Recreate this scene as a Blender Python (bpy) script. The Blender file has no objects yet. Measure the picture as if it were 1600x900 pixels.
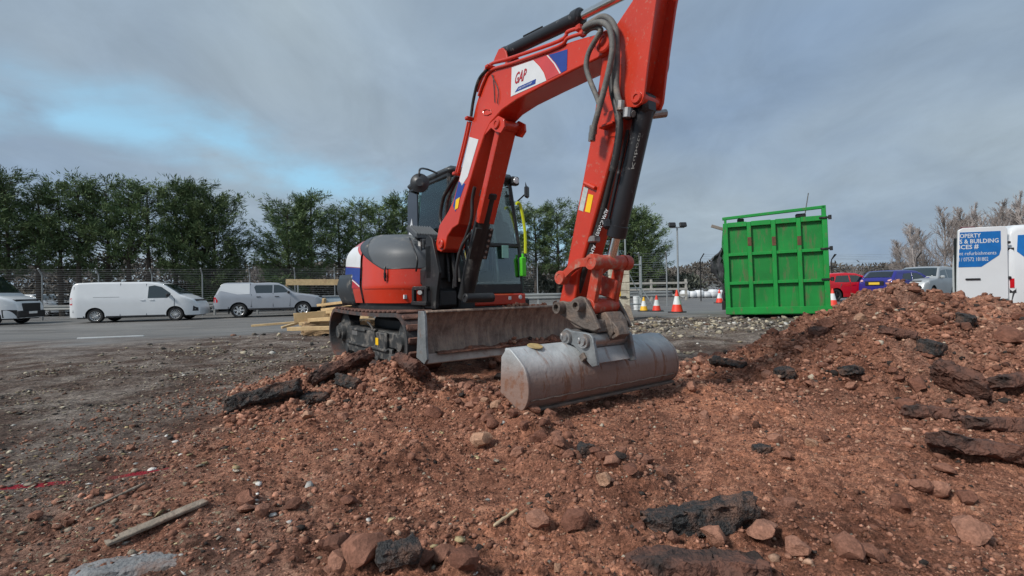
import bpy, bmesh, math, random
import numpy as np
from mathutils import Vector, Matrix, Euler

scene = bpy.context.scene
COL = scene.collection
R = math.radians
rng = np.random.default_rng(7)
random.seed(7)

# ------------------------------------------------------------------ camera
CH = 0.95
FPX = 750.0
cam_data = bpy.data.cameras.new("camera")
cam_data.sensor_width = 36.0
cam_data.lens = 36.0 * FPX / 1600.0
cam_data.clip_start = 0.05
cam_data.clip_end = 3000
cam = bpy.data.objects.new("camera", cam_data)
COL.objects.link(cam)
CAM_M = Matrix.Rotation(R(90.15), 4, 'X') @ Matrix.Rotation(R(-1.0), 4, 'Z')
cam.matrix_world = Matrix.Translation((0, 0, CH)) @ CAM_M
scene.camera = cam

# ------------------------------------------------------------------ sky, sun, exposure
SUN_EL, SUN_AZ = R(42), R(236)          # azimuth from +Y clockwise (behind the camera, to the left)
world = bpy.data.worlds.new("World")
scene.world = world
world.use_nodes = True
wn, wl = world.node_tree.nodes, world.node_tree.links
wn.clear()
def wnode(t, **kw):
    n = wn.new(t)
    for k, v in kw.items():
        setattr(n, k, v)
    return n
w_out = wnode('ShaderNodeOutputWorld')
w_bg = wnode('ShaderNodeBackground')
w_sky = wnode('ShaderNodeTexSky', sky_type='NISHITA')
w_sky.sun_disc = False
w_sky.sun_elevation = SUN_EL
w_sky.sun_rotation = SUN_AZ
w_sky.air_density = 1.0
w_tc = wnode('ShaderNodeTexCoord')
w_sep = wnode('ShaderNodeSeparateXYZ')
wl.new(w_tc.outputs['Generated'], w_sep.inputs[0])
w_add = wnode('ShaderNodeMath', operation='ADD'); w_add.inputs[1].default_value = 0.30
wl.new(w_sep.outputs['Z'], w_add.inputs[0])
w_mx = wnode('ShaderNodeMath', operation='MAXIMUM'); w_mx.inputs[1].default_value = 0.12
wl.new(w_add.outputs[0], w_mx.inputs[0])
w_dx = wnode('ShaderNodeMath', operation='DIVIDE'); wl.new(w_sep.outputs['X'], w_dx.inputs[0]); wl.new(w_mx.outputs[0], w_dx.inputs[1])
w_dy = wnode('ShaderNodeMath', operation='DIVIDE'); wl.new(w_sep.outputs['Y'], w_dy.inputs[0]); wl.new(w_mx.outputs[0], w_dy.inputs[1])
w_cmb = wnode('ShaderNodeCombineXYZ'); wl.new(w_dx.outputs[0], w_cmb.inputs[0]); wl.new(w_dy.outputs[0], w_cmb.inputs[1])
# one broad sheet of cloud with a long gap in it where the sky shows, running from the left down to the horizon
def wmath(op, a, b, c=None):
    n = wnode('ShaderNodeMath', operation=op)
    for k, q in enumerate((a, b, c)):
        if q is None: continue
        if hasattr(q, 'links'): wl.new(q, n.inputs[k])
        else: n.inputs[k].default_value = q
    return n.outputs[0]
def wnoise(scale, detail, rough, dist=0.0, sc=(1, 1, 1), loc=(0, 0, 0), rz=0.0):
    mp = wnode('ShaderNodeMapping'); mp.inputs['Scale'].default_value = sc; mp.inputs['Location'].default_value = loc; mp.inputs['Rotation'].default_value = (0, 0, rz)
    wl.new(w_cmb.outputs[0], mp.inputs['Vector'])
    n = wnode('ShaderNodeTexNoise'); n.inputs['Scale'].default_value = scale; n.inputs['Detail'].default_value = detail; n.inputs['Roughness'].default_value = rough; n.inputs['Distortion'].default_value = dist
    wl.new(mp.outputs[0], n.inputs['Vector']); return n.outputs['Fac']
EXPO = 1.22
def SK(r, g, b):
    f = lambda c: ((c / 255 + 0.055) / 1.055) ** 2.4 / 2 ** EXPO
    return (f(r), f(g), f(b), 1.0)
w_across = wmath('MULTIPLY_ADD', w_dy.outputs[0], -0.717, wmath('MULTIPLY_ADD', w_dx.outputs[0], 0.697, 1.70))
w_wob = wmath('MULTIPLY_ADD', wnoise(1.5, 7, .55, .3), 0.75, -0.375)
w_dist = wmath('ABSOLUTE', wmath('ADD', w_across, w_wob), None)
w_band = wnode('ShaderNodeMapRange', interpolation_type='SMOOTHSTEP'); w_band.inputs['From Min'].default_value = .26; w_band.inputs['From Max'].default_value = .0
wl.new(w_dist, w_band.inputs['Value'])
w_mod = wnode('ShaderNodeMapRange'); w_mod.inputs['From Min'].default_value = .36; w_mod.inputs['From Max'].default_value = .60
wl.new(wnoise(2.2, 6, .55, .2, (1, 1, 1), (3.3, 1.2, 0)), w_mod.inputs['Value'])
w_fac = wmath('MULTIPLY', w_band.outputs[0], w_mod.outputs[0])
w_cl = wnode('ShaderNodeValToRGB')
w_cl.color_ramp.elements[0].position = 0.30; w_cl.color_ramp.elements[0].color = SK(136, 158, 184)
w_cl.color_ramp.elements[1].position = 0.68; w_cl.color_ramp.elements[1].color = SK(169, 184, 194)
wl.new(wnoise(0.9, 6, .46, .3, (1, 1, 1), (0.6, .4, 0)), w_cl.inputs[0])
w_skm = wnode('ShaderNodeMixRGB', blend_type='MULTIPLY'); w_skm.inputs[0].default_value = 1.0; w_skm.inputs[2].default_value = (0.10, 0.10, 0.10, 1)
wl.new(w_sky.outputs[0], w_skm.inputs[1])
w_sk2 = wnode('ShaderNodeMixRGB', blend_type='MIX'); w_sk2.inputs[0].default_value = 0.8; w_sk2.inputs[2].default_value = SK(150, 203, 230)
wl.new(w_skm.outputs[0], w_sk2.inputs[1])
w_mix = wnode('ShaderNodeMixRGB', blend_type='MIX')
w_tx = wnode('ShaderNodeMapRange'); w_tx.inputs['From Min'].default_value = .3; w_tx.inputs['From Max'].default_value = .7; w_tx.inputs['To Min'].default_value = .88; w_tx.inputs['To Max'].default_value = 1.12
wl.new(wnoise(3.2, 9, .6, .5, (1, .7, 1), (5.1, 2.2, 0), .4), w_tx.inputs['Value'])
w_cl2 = wnode('ShaderNodeMixRGB', blend_type='MULTIPLY'); w_cl2.inputs[0].default_value = 1.0
wl.new(w_cl.outputs[0], w_cl2.inputs[1]); wl.new(w_tx.outputs[0], w_cl2.inputs[2])
wl.new(w_fac, w_mix.inputs[0]); wl.new(w_cl2.outputs[0], w_mix.inputs[1]); wl.new(w_sk2.outputs[0], w_mix.inputs[2])
wl.new(w_mix.outputs[0], w_bg.inputs['Color'])
w_bg.inputs['Strength'].default_value = 1.0
wl.new(w_bg.outputs[0], w_out.inputs['Surface'])

sun_d = bpy.data.lights.new("sun", 'SUN')
sun_d.energy = 1.5
sun_d.angle = R(11)
sun_d.color = (1.0, 0.96, 0.90)
sun = bpy.data.objects.new("sun", sun_d)
COL.objects.link(sun)
_sd = Vector((math.sin(SUN_AZ) * math.cos(SUN_EL), math.cos(SUN_AZ) * math.cos(SUN_EL), math.sin(SUN_EL)))
sun.rotation_euler = (-_sd).to_track_quat('-Z', 'Y').to_euler()

scene.view_settings.view_transform = 'Standard'
scene.view_settings.look = 'None'
scene.view_settings.gamma = 1.0
scene.view_settings.use_curve_mapping = False
scene.view_settings.exposure = EXPO
scene.render.resolution_x, scene.render.resolution_y = 1024, 576

# ------------------------------------------------------------------ picture measurements -> places
_CR = np.array(CAM_M.to_3x3())
def ray(px, py):
    d = _CR @ np.array([(px - 800) / FPX, (450 - py) / FPX, -1.0])
    return d
def at_depth(px, py, D):
    d = ray(px, py); d = d * (D / d[1])
    return np.array([d[0], d[1], CH + d[2]])

def S(r, g, b):
    f = lambda c: ((c / 255 + 0.055) / 1.055) ** 2.4 if c > 10 else c / 255 / 12.92
    return (f(r), f(g), f(b), 1.0)

# ------------------------------------------------------------------ noise
def _hash(ix, iy, seed):
    h = (ix.astype(np.int64) * 374761393 + iy.astype(np.int64) * 668265263 + seed * 1442695041) & 0xffffffff
    h = ((h ^ (h >> 13)) * 1274126177) & 0xffffffff
    h = (h ^ (h >> 16)) & 0xffff
    return h / 65535.0
def vnoise(x, y, seed=0):
    x = np.asarray(x, float); y = np.asarray(y, float)
    ix = np.floor(x); iy = np.floor(y); fx = x - ix; fy = y - iy
    fx = fx * fx * fx * (fx * (fx * 6 - 15) + 10); fy = fy * fy * fy * (fy * (fy * 6 - 15) + 10)
    a = _hash(ix, iy, seed); b = _hash(ix + 1, iy, seed); c = _hash(ix, iy + 1, seed); d = _hash(ix + 1, iy + 1, seed)
    return (a * (1 - fx) + b * fx) * (1 - fy) + (c * (1 - fx) + d * fx) * fy
def fbm(x, y, s, octv=4, seed=0, gain=0.5):
    t = 0; a = 1; n = 0
    for i in range(octv):
        t = t + a * (vnoise(np.asarray(x) / s + 17.3 * i, np.asarray(y) / s - 9.1 * i, seed + i * 13) - 0.5); n += a
        a *= gain; s *= 0.5
    return t / n * 2
def clods(x, y, s, seed, keep=.75):
    """rounded lumps of broken soil: one dome per cell, uneven in size and height"""
    gx_ = x / s + .35 * (vnoise(x / s * .9, y / s * .9, seed + 7) - .5); gy_ = y / s + .35 * (vnoise(x / s * .9 + 5, y / s * .9, seed + 9) - .5); ix = np.floor(gx_); iy = np.floor(gy_); best = np.zeros(np.shape(x))
    for dx in (-1, 0, 1):
        for dy in (-1, 0, 1):
            cx = ix + dx; cy = iy + dy
            h1 = _hash(cx, cy, seed); h2 = _hash(cx, cy, seed + 1); h3 = _hash(cx, cy, seed + 2); h4 = _hash(cx, cy, seed + 3)
            rr = .28 + .42 * h3
            an = 6.28 * h1; ca, sa = np.cos(an), np.sin(an); ddx = gx_ - (cx + .15 + .7 * h1); ddy = gy_ - (cy + .15 + .7 * h2)
            d2 = ((ddx * ca + ddy * sa) ** 2 + ((ddy * ca - ddx * sa) * 1.45) ** 2) / (rr * rr)
            best = np.maximum(best, (h4 < keep) * (.35 + .65 * h4 / keep) * rr * np.clip(1 - d2, 0, 1) ** .42)
    return best
def sstep(a, b, x):
    t = np.clip((np.asarray(x, float) - a) / (b - a), 0, 1)
    return t * t * (3 - 2 * t)

# ------------------------------------------------------------------ terrain shape
RIDGE = [(-0.62, 4.35), (-0.12, 3.45), (0.12, 2.95), (0.52, 2.3)]
def seg_dist(x, y, pts):
    d = np.full(np.shape(x), 1e9)
    for (x0, y0), (x1, y1) in zip(pts[:-1], pts[1:]):
        t = np.clip(((x - x0) * (x1 - x0) + (y - y0) * (y1 - y0)) / ((x1 - x0) ** 2 + (y1 - y0) ** 2), 0, 1)
        d = np.minimum(d, np.hypot(x - x0 - t * (x1 - x0), y - y0 - t * (y1 - y0)))
    return d
def ground_base(x, y):
    x = np.asarray(x, float); y = np.asarray(y, float)
    z = -0.30 * sstep(2.5, 12, -x) * sstep(8, 18, y)
    z = z + 0.11 * sstep(1, 4, x) * sstep(6.5, 10, y) * (1 - sstep(14, 20, y))
    z = z + 0.07 * np.exp(-((x - 0.6) / 1.3) ** 2 - ((y - 3.7) / 0.9) ** 2)
    z = z - 0.04 * sstep(60, 200, y)
    return z
def zone_red(x, y):
    n = fbm(x, y, 0.9, 4, 31) * 0.8
    a = sstep(-2.9, -.8, x + 1.3 * n - .25 * sstep(2.6, 1.6, y)) * (1 - sstep(5.0, 6.6, y + n - 0.8 * sstep(1.5, 4, x)))
    under = np.exp(-((x + 0.2) / 1.6) ** 2 - ((y - 5.6) / 1.0) ** 2)
    return np.clip(np.maximum(a, under), 0, 1)
def zone_asph(x, y):
    n = fbm(x, y, 2.5, 3, 51)
    lim = 13.4 - 3.0 * sstep(3.0, 9.0, -x) + 1.6 * n
    return sstep(-2.2, 2.0, y - lim + 2.2 * fbm(x, y, 1.1, 4, 53))
def ground_full(x, y):
    x = np.asarray(x, float); y = np.asarray(y, float)
    red = zone_red(x, y); asp = zone_asph(x, y)
    rough = (0.45 + 0.55 * red) * (1 - asp)
    z = ground_base(x, y)
    z = z + rough * (0.075 * fbm(x, y, 0.9, 3, 1) + 0.040 * fbm(x, y, 0.28, 3, 2))
    d = seg_dist(x, y, RIDGE)
    lump = red * (1 - asp) * np.clip(.50 + 1.1 * fbm(x, y, .55, 3, 15) + .9 * np.exp(-(d / .3) ** 2) + .6 * np.exp(-((y - 1.75) / .3) ** 2) - 1.0 * np.exp(-((x - .55) / .55) ** 2 - ((y - 3.0) / .4) ** 2), .06, 1.25) + .10 * (1 - red) * (1 - asp)
    z = z + lump * (0.072 * clods(x, y, .15, 301, .5) + 0.042 * clods(x, y, .075, 311) + 0.022 * clods(x, y, .038, 321)) * (y < 9)
    r = fbm(x, y, 0.085, 3, 3)
    z = z + rough * 0.017 * np.abs(r) * (y < 11)
    z = z + np.exp(-(d / 0.24) ** 2) * (0.085 + 0.06 * fbm(x, y, 0.12, 2, 5))
    # wheel and track ruts on the left
    z = z - 0.02 * np.exp(-((y - 5.6 - 0.12 * x + 0.2 * fbm(x, y, 2, 2, 8)) / 0.25) ** 2) * sstep(1.5, 3, -x)
    z = z + 0.004 * asp * fbm(x, y, 3, 2, 6)
    return z
HEAP = [(3.95, 5.0, .97, 1.85), (2.9, 4.75, .42, 1.6), (4.75, 4.0, .62, 1.9), (4.0, 3.05, .34, 1.45), (5.2, 3.0, .5, 1.6),
        (5.65, 7.0, .93, 1.9), (6.8, 7.2, .90, 2.0), (8.1, 6.9, .86, 2.2), (4.95, 6.2, .80, 1.6), (6.3, 5.0, .78, 2.1)]
def cones(x, y, L, k=14.0):
    t = 0
    for cx, cy, H, Rr in L:
        r = np.hypot(x - cx, y - cy) / Rr
        t = t + np.exp(k * H * (1.04 - np.sqrt(r * r + 0.0016)))
    return np.log(t + 1.0) / k
def heap_z(x, y):
    w = 0.16
    x2 = x + w * fbm(x, y, 0.8, 3, 71); y2 = y + w * fbm(x, y, 0.8, 3, 72)
    h = cones(x2, y2, HEAP) - 0.085
    m = sstep(-0.02, 0.18, h)
    h = h + m * (0.13 * fbm(x, y, 0.55, 3, 73) + 0.075 * fbm(x, y, 0.17, 3, 74) + 0.020 * np.abs(fbm(x, y, 0.07, 2, 75)) + 0.13 * clods(x, y, .26, 331, .55) + 0.072 * clods(x, y, .12, 341) + .036 * clods(x, y, .06, 351))
    h = h - .05 * m
    return h
MOUND = [(-1.62, 4.55, .44, .80), (-1.08, 4.36, .45, .62), (-2.0, 4.12, .24, .62), (-0.70, 4.25, .22, .5), (-2.2, 4.75, .26, .6)]
def mound_z(x, y):
    x2 = x + .1 * fbm(x, y, .5, 3, 81); y2 = y + .1 * fbm(x, y, .5, 3, 82)
    h = cones(x2, y2, MOUND, 20.0) - 0.06
    m = sstep(-0.02, 0.12, h)
    return h + m * (0.09 * fbm(x, y, .35, 3, 83) + 0.02 * fbm(x, y, .1, 3, 84) + .10 * clods(x, y, .2, 361, .5) + .06 * clods(x, y, .09, 371) + .03 * clods(x, y, .045, 381)) - .05 * m
def top_z(x, y):
    x = np.asarray(x, float); y = np.asarray(y, float)
    return np.maximum(np.maximum(ground_full(x, y), heap_z(x, y)), mound_z(x, y))
def on_ground(px, py, f=None):
    f = f or top_z
    d = ray(px, py)
    t = np.concatenate([np.arange(1.0, 12, .02), np.arange(12, 80, .2)])
    x, y, z = d[0] * t, d[1] * t, CH + d[2] * t
    g = f(x, y) + 0.0 * x
    k = np.nonzero(z < g)[0]; k = k[0] if len(k) else len(t) - 1
    return np.array([x[k], y[k], g[k]])

# ------------------------------------------------------------------ mesh builder
def _frame(t):
    t = Vector(t).normalized()
    a = Vector((0, 0, 1)) if abs(t.z) < 0.9 else Vector((1, 0, 0))
    u = t.cross(a).normalized(); v = t.cross(u).normalized()
    return t, u, v
class MB:
    def __init__(s):
        s.v = []; s.f = []; s.m = []
    def add(s, vs, fs, m=0):
        o = len(s.v)
        s.v += [tuple(map(float, p)) for p in vs]
        s.f += [tuple(i + o for i in f) for f in fs]
        s.m += [m] * len(fs)
        return s
    def box(s, c, size, ch=0.0, rot=None, m=0):
        hx, hy, hz = [k / 2 for k in size]
        ch = min(ch, hx * .9, hy * .9, hz * .9)
        rot = rot or Matrix.Identity(3); c = Vector(c)
        if ch <= 0:
            P = [Vector((a * hx, b * hy, d * hz)) for a in (-1, 1) for b in (-1, 1) for d in (-1, 1)]
            F = [(0, 1, 3, 2), (4, 6, 7, 5), (0, 4, 5, 1), (2, 3, 7, 6), (0, 2, 6, 4), (1, 5, 7, 3)]
            return s.add([c + rot @ p for p in P], F, m)
        P = []; idx = {}
        for a in (-1, 1):
            for b in (-1, 1):
                for d in (-1, 1):
                    for k in range(3):
                        q = [a * hx, b * hy, d * hz]
                        for j in range(3):
                            if j != k: q[j] -= (a, b, d)[j] * ch
                        idx[(a, b, d, k)] = len(P); P.append(Vector(q))
        F = []
        for k in range(3):
            o = [j for j in range(3) if j != k]
            for sg in (-1, 1):
                L = []
                for (p, q) in ((-1, -1), (1, -1), (1, 1), (-1, 1)):
                    t = [0, 0, 0]; t[k] = sg; t[o[0]] = p; t[o[1]] = q
                    L.append(idx[(t[0], t[1], t[2], k)])
                F.append(L)
        for k in range(3):
            o = [j for j in range(3) if j != k]
            for p in (-1, 1):
                for q in (-1, 1):
                    t0 = [0, 0, 0]; t0[o[0]] = p; t0[o[1]] = q; t1 = list(t0); t0[k] = -1; t1[k] = 1
                    F.append([idx[(*t0, o[0])], idx[(*t1, o[0])], idx[(*t1, o[1])], idx[(*t0, o[1])]])
        for a in (-1, 1):
            for b in (-1, 1):
                for d in (-1, 1):
                    F.append([idx[(a, b, d, 0)], idx[(a, b, d, 1)], idx[(a, b, d, 2)]])
        return s.add([c + rot @ p for p in P], F, m)
    def tube(s, pts, r, n=8, m=0, cap=True):
        pts = [Vector(p) for p in pts]
        if len(pts) < 2: return s
        rs = r if isinstance(r, (list, tuple)) else [r] * len(pts)
        t, u, v = _frame(pts[1] - pts[0])
        V = []; F = []
        for i, p in enumerate(pts):
            if i == 0: tt = pts[1] - pts[0]
            elif i == len(pts) - 1: tt = pts[-1] - pts[-2]
            else: tt = (pts[i + 1] - pts[i]).normalized() + (pts[i] - pts[i - 1]).normalized()
            if tt.length < 1e-9: tt = t
            tt = tt.normalized()
            u = (u - tt * u.dot(tt))
            u = u.normalized() if u.length > 1e-6 else _frame(tt)[1]
            v = tt.cross(u); t = tt
            for k in range(n):
                a = 2 * math.pi * k / n
                V.append(p + (u * math.cos(a) + v * math.sin(a)) * rs[i])
        for i in range(len(pts) - 1):
            for k in range(n):
                a = i * n + k; b = i * n + (k + 1) % n
                F.append((a, b, b + n, a + n))
        if cap:
            F.append(tuple(range(n))[::-1]); F.append(tuple(range((len(pts) - 1) * n, len(pts) * n)))
        return s.add(V, F, m)
    def cyl(s, p0, p1, r0, r1=None, n=14, m=0):
        return s.tube([p0, p1], [r0, r0 if r1 is None else r1], n, m)
    def lathe(s, prof, c, axis, n=20, m=0, close=False):
        t, u, v = _frame(axis); c = Vector(c)
        V = []; F = []
        for (r, a) in prof:
            for k in range(n):
                an = 2 * math.pi * k / n
                V.append(c + t * a + (u * math.cos(an) + v * math.sin(an)) * r)
        L = len(prof)
        for i in range(L - 1 + (1 if close else 0)):
            j = (i + 1) % L
            for k in range(n):
                k2 = (k + 1) % n
                F.append((i * n + k, i * n + k2, j * n + k2, j * n + k))
        if not close:
            if prof[0][0] > 1e-5: F.append(tuple(range(n))[::-1])
            if prof[-1][0] > 1e-5: F.append(tuple(range((L - 1) * n, L * n)))
        return s.add(V, F, m)
    def prism(s, poly, y0, y1, m=0):
        """poly of (x, z) extruded along y"""
        n = len(poly)
        V = [(x, y0, z) for x, z in poly] + [(x, y1, z) for x, z in poly]
        F = [tuple(range(n)), tuple(range(n, 2 * n))[::-1]]
        F += [(i, i + n, (i + 1) % n + n, (i + 1) % n) for i in range(n)]
        return s.add(V, F, m)
    def sheet(s, grid, m=0):
        a = len(grid); b = len(grid[0])
        V = [p for row in grid for p in row]
        F = [(i * b + j, i * b + j + 1, (i + 1) * b + j + 1, (i + 1) * b + j) for i in range(a - 1) for j in range(b - 1)]
        return s.add(V, F, m)
    def build(s, name, mats, parent=None, smooth=35, bevel=0.0, seg=2, fixn=True):
        me = bpy.data.meshes.new(name)
        me.from_pydata(s.v, [], s.f)
        mats = mats if isinstance(mats, (list, tuple)) else [mats]
        for k in mats: me.materials.append(k)
        if any(s.m): me.polygons.foreach_set('material_index', s.m)
        if fixn:
            bm = bmesh.new(); bm.from_mesh(me); bmesh.ops.recalc_face_normals(bm, faces=bm.faces); bm.to_mesh(me); bm.free()
        if smooth:
            me.polygons.foreach_set('use_smooth', [True] * len(me.polygons))
            me.set_sharp_from_angle(angle=R(smooth))
        o = bpy.data.objects.new(name, me); COL.objects.link(o)
        if parent: o.parent = parent
        if bevel > 0:
            b = o.modifiers.new('bevel', 'BEVEL'); b.width = bevel; b.segments = seg; b.limit_method = 'ANGLE'; b.angle_limit = R(40); b.harden_normals = False
        return o
def tag(o, label=None, cat=None, group=None, kind=None):
    if label: o['label'] = label
    if cat: o['category'] = cat
    if group: o['group'] = group
    if kind: o['kind'] = kind
    return o
def thing(name, label, cat, loc=(0, 0, 0), rz=0.0, group=None, rot=None):
    o = bpy.data.objects.new(name, None); COL.objects.link(o)
    o.empty_display_size = 0.2
    o.location = [float(k) for k in loc]; o.rotation_euler = rot if rot else (0, 0, rz)
    return tag(o, label, cat, group)
def np_mesh(name, V, F, mat, parent=None, smooth=False, col=None):
    """V (n,3), F (m,3|4) arrays -> object; col (n,3) -> point colour attribute"""
    me = bpy.data.meshes.new(name)
    k = F.shape[1]
    me.vertices.add(len(V)); me.vertices.foreach_set('co', np.ascontiguousarray(V, dtype=np.float32).ravel())
    me.loops.add(F.size); me.loops.foreach_set('vertex_index', np.ascontiguousarray(F, dtype=np.int32).ravel())
    me.polygons.add(len(F)); me.polygons.foreach_set('loop_start', np.arange(0, F.size, k, dtype=np.int32))
    if smooth: me.polygons.foreach_set('use_smooth', np.ones(len(F), dtype=bool))
    if col is not None:
        a = me.attributes.new('Col', 'FLOAT_COLOR', 'POINT')
        a.data.foreach_set('color', np.c_[col, np.ones(len(col))].astype(np.float32).ravel())
    me.update(calc_edges=True); me.validate()
    me.materials.append(mat)
    o = bpy.data.objects.new(name, me); COL.objects.link(o)
    if parent: o.parent = parent
    return o
def text_mesh(txt, bold=False):
    cu = bpy.data.curves.new('lettering', 'FONT'); cu.body = txt; cu.size = 1.0; cu.resolution_u = 2
    if bold: cu.offset = 0.018
    o = bpy.data.objects.new('lettering', cu); COL.objects.link(o)
    dg = bpy.context.evaluated_depsgraph_get()
    me = bpy.data.meshes.new_from_object(o.evaluated_get(dg))
    V = np.array([v.co[:] for v in me.vertices]); F = [tuple(p.vertices) for p in me.polygons]
    bpy.data.objects.remove(o); bpy.data.curves.remove(cu); bpy.data.meshes.remove(me)
    mn = V.min(0); mx = V.max(0)
    V = (V - mn) / np.maximum(mx - mn, 1e-6)
    return V, F

# ------------------------------------------------------------------ materials
def _nodes(name):
    m = bpy.data.materials.new(name); m.use_nodes = True
    nt = m.node_tree
    return m, nt.nodes, nt.links, nt.nodes['Principled BSDF']
def mat(name, col, rough=0.5, metal=0.0, var=0.12, vs=6.0, dirt=None, damt=0.0, ds=3.0, bump=0.0, bs=60.0, spec=0.5, coat=0.0, dlow=None, streak=None):
    m, N, L, P = _nodes(name)
    col = tuple(col) if len(col) == 4 else (*col, 1)
    P.inputs['Roughness'].default_value = rough; P.inputs['Metallic'].default_value = metal
    P.inputs['Specular IOR Level'].default_value = spec; P.inputs['Coat Weight'].default_value = coat
    tc = N.new('ShaderNodeTexCoord')
    nz = N.new('ShaderNodeTexNoise'); nz.inputs['Scale'].default_value = vs; nz.inputs['Detail'].default_value = 5; nz.inputs['Roughness'].default_value = .6
    L.new(tc.outputs['Object'], nz.inputs['Vector'])
    mr = N.new('ShaderNodeMapRange'); mr.inputs['From Min'].default_value = .3; mr.inputs['From Max'].default_value = .7; mr.inputs['To Min'].default_value = 1 - var; mr.inputs['To Max'].default_value = 1 + var
    L.new(nz.outputs['Fac'], mr.inputs['Value'])
    mu = N.new('ShaderNodeMixRGB'); mu.blend_type = 'MULTIPLY'; mu.inputs[0].default_value = 1; mu.inputs[1].default_value = col
    L.new(mr.outputs[0], mu.inputs[2])
    out = mu.outputs[0]
    if dirt is not None:
        n2 = N.new('ShaderNodeTexNoise'); n2.inputs['Scale'].default_value = ds; n2.inputs['Detail'].default_value = 9; n2.inputs['Roughness'].default_value = .68
        if streak:
            mp_ = N.new('ShaderNodeMapping'); mp_.inputs['Scale'].default_value = streak; L.new(tc.outputs['Object'], mp_.inputs['Vector']); L.new(mp_.outputs[0], n2.inputs['Vector'])
        else:
            L.new(tc.outputs['Object'], n2.inputs['Vector'])
        m2 = N.new('ShaderNodeMapRange'); m2.inputs['From Min'].default_value = .62 - damt * .5; m2.inputs['From Max'].default_value = .80 - damt * .4
        L.new(n2.outputs['Fac'], m2.inputs['Value'])
        fac = m2.outputs[0]
        if dlow is not None:        # splashed mud thickest low down: (z where it ends, z where it is full)
            sp = N.new('ShaderNodeSeparateXYZ'); L.new(tc.outputs['Object'], sp.inputs[0])
            m3 = N.new('ShaderNodeMapRange'); m3.inputs['From Min'].default_value = dlow[0]; m3.inputs['From Max'].default_value = dlow[1]
            L.new(sp.outputs['Z'], m3.inputs['Value'])
            ad = N.new('ShaderNodeMath'); ad.operation = 'MULTIPLY_ADD'; ad.inputs[1].default_value = .85; ad.use_clamp = True
            L.new(m3.outputs[0], ad.inputs[0]); L.new(fac, ad.inputs[2]); fac = ad.outputs[0]
        mx = N.new('ShaderNodeMixRGB'); mx.inputs[2].default_value = tuple(dirt) if len(dirt) == 4 else (*dirt, 1)
        L.new(fac, mx.inputs[0]); L.new(out, mx.inputs[1]); out = mx.outputs[0]
        rr = N.new('ShaderNodeMapRange'); rr.inputs['To Min'].default_value = rough; rr.inputs['To Max'].default_value = .9
        L.new(fac, rr.inputs['Value']); L.new(rr.outputs[0], P.inputs['Roughness'])
    L.new(out, P.inputs['Base Color'])
    if bump > 0:
        n3 = N.new('ShaderNodeTexNoise'); n3.inputs['Scale'].default_value = bs; n3.inputs['Detail'].default_value = 5
        L.new(tc.outputs['Object'], n3.inputs['Vector'])
        b = N.new('ShaderNodeBump'); b.inputs['Strength'].default_value = bump; b.inputs['Distance'].default_value = .02
        L.new(n3.outputs['Fac'], b.inputs['Height']); L.new(b.outputs[0], P.inputs['Normal'])
    return m
def glass(name, tint, refl=0.10):
    m, N, L, P = _nodes(name)
    out = N['Material Output']; N.remove(P)
    tr = N.new('ShaderNodeBsdfTransparent'); tr.inputs[0].default_value = (*tint, 1)
    gl = N.new('ShaderNodeBsdfGlossy'); gl.inputs['Roughness'].default_value = .03; gl.inputs[0].default_value = (.9, .95, .95, 1)
    fr = N.new('ShaderNodeFresnel'); fr.inputs[0].default_value = 1.5
    ad = N.new('ShaderNodeMath'); ad.operation = 'ADD'; ad.inputs[1].default_value = refl; ad.use_clamp = True
    L.new(fr.outputs[0], ad.inputs[0])
    mx = N.new('ShaderNodeMixShader'); L.new(ad.outputs[0], mx.inputs[0]); L.new(tr.outputs[0], mx.inputs[1]); L.new(gl.outputs[0], mx.inputs[2])
    L.new(mx.outputs[0], out.inputs['Surface'])
    return m
DUST = (.27, .16, .115); MUD = (.15, .062, .042)
M_red = mat('machine red paint', S(198, 54, 30), .28, 0, .12, 1.4, dirt=(.34, .19, .13), damt=.04, ds=30, coat=.35)
M_redarm = mat('arm red paint', S(192, 54, 32), .34, 0, .10, 2, dirt=(.34, .21, .15), damt=.08, ds=34, coat=.2)
M_redlink = mat('worn red paint', S(182, 66, 46), .5, 0, .15, 6, dirt=(.36, .27, .21), damt=.22, ds=14)
M_hood = mat('hood grey', S(86, 90, 94), .52, 0, .10, 2, dirt=(.30, .27, .24), damt=.12, ds=4)
M_hood2 = mat('hood dark grey', S(52, 56, 60), .40, 0, .10, 2, dirt=(.30, .27, .24), damt=.08, ds=6)
M_black = mat('black paint', (.014, .015, .017), .42, 0, .2, 5, dirt=(.16, .13, .11), damt=.10, ds=6)
M_cyl = mat('cylinder black', (.017, .018, .022), .38, .1, .2, 5, dirt=(.30, .30, .30), damt=.04, ds=12)
M_blackdirty = mat('black frame dusty', (.014, .014, .015), .5, 0, .3, 7, dirt=(.13, .12, .11), damt=.10, ds=6)
M_rubber = mat('track rubber', (.045, .045, .047), .75, 0, .25, 9, dirt=MUD, damt=.35, ds=2.2, bump=.4, bs=40)
M_trackmud = mat('muddy track tread', (.11, .055, .042), .9, 0, .35, 9, dirt=(.20, .10, .07), damt=.3, ds=4, bump=.8, bs=30)
M_hose = mat('hose grey', (.13, .13, .125), .65, 0, .25, 14, dirt=(.26, .23, .20), damt=.2, ds=14, bump=.3, bs=200)
M_hoseb = mat('hose black', (.018, .018, .019), .5, 0, .2, 14, dirt=(.2, .18, .16), damt=.12, ds=10)
M_steel = mat('bare steel', (.33, .33, .33), .42, .75, .2, 12, dirt=(.25, .17, .12), damt=.25, ds=9)
M_chrome = mat('chrome rod', (.72, .70, .68), .16, 1, .05, 5)
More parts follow.
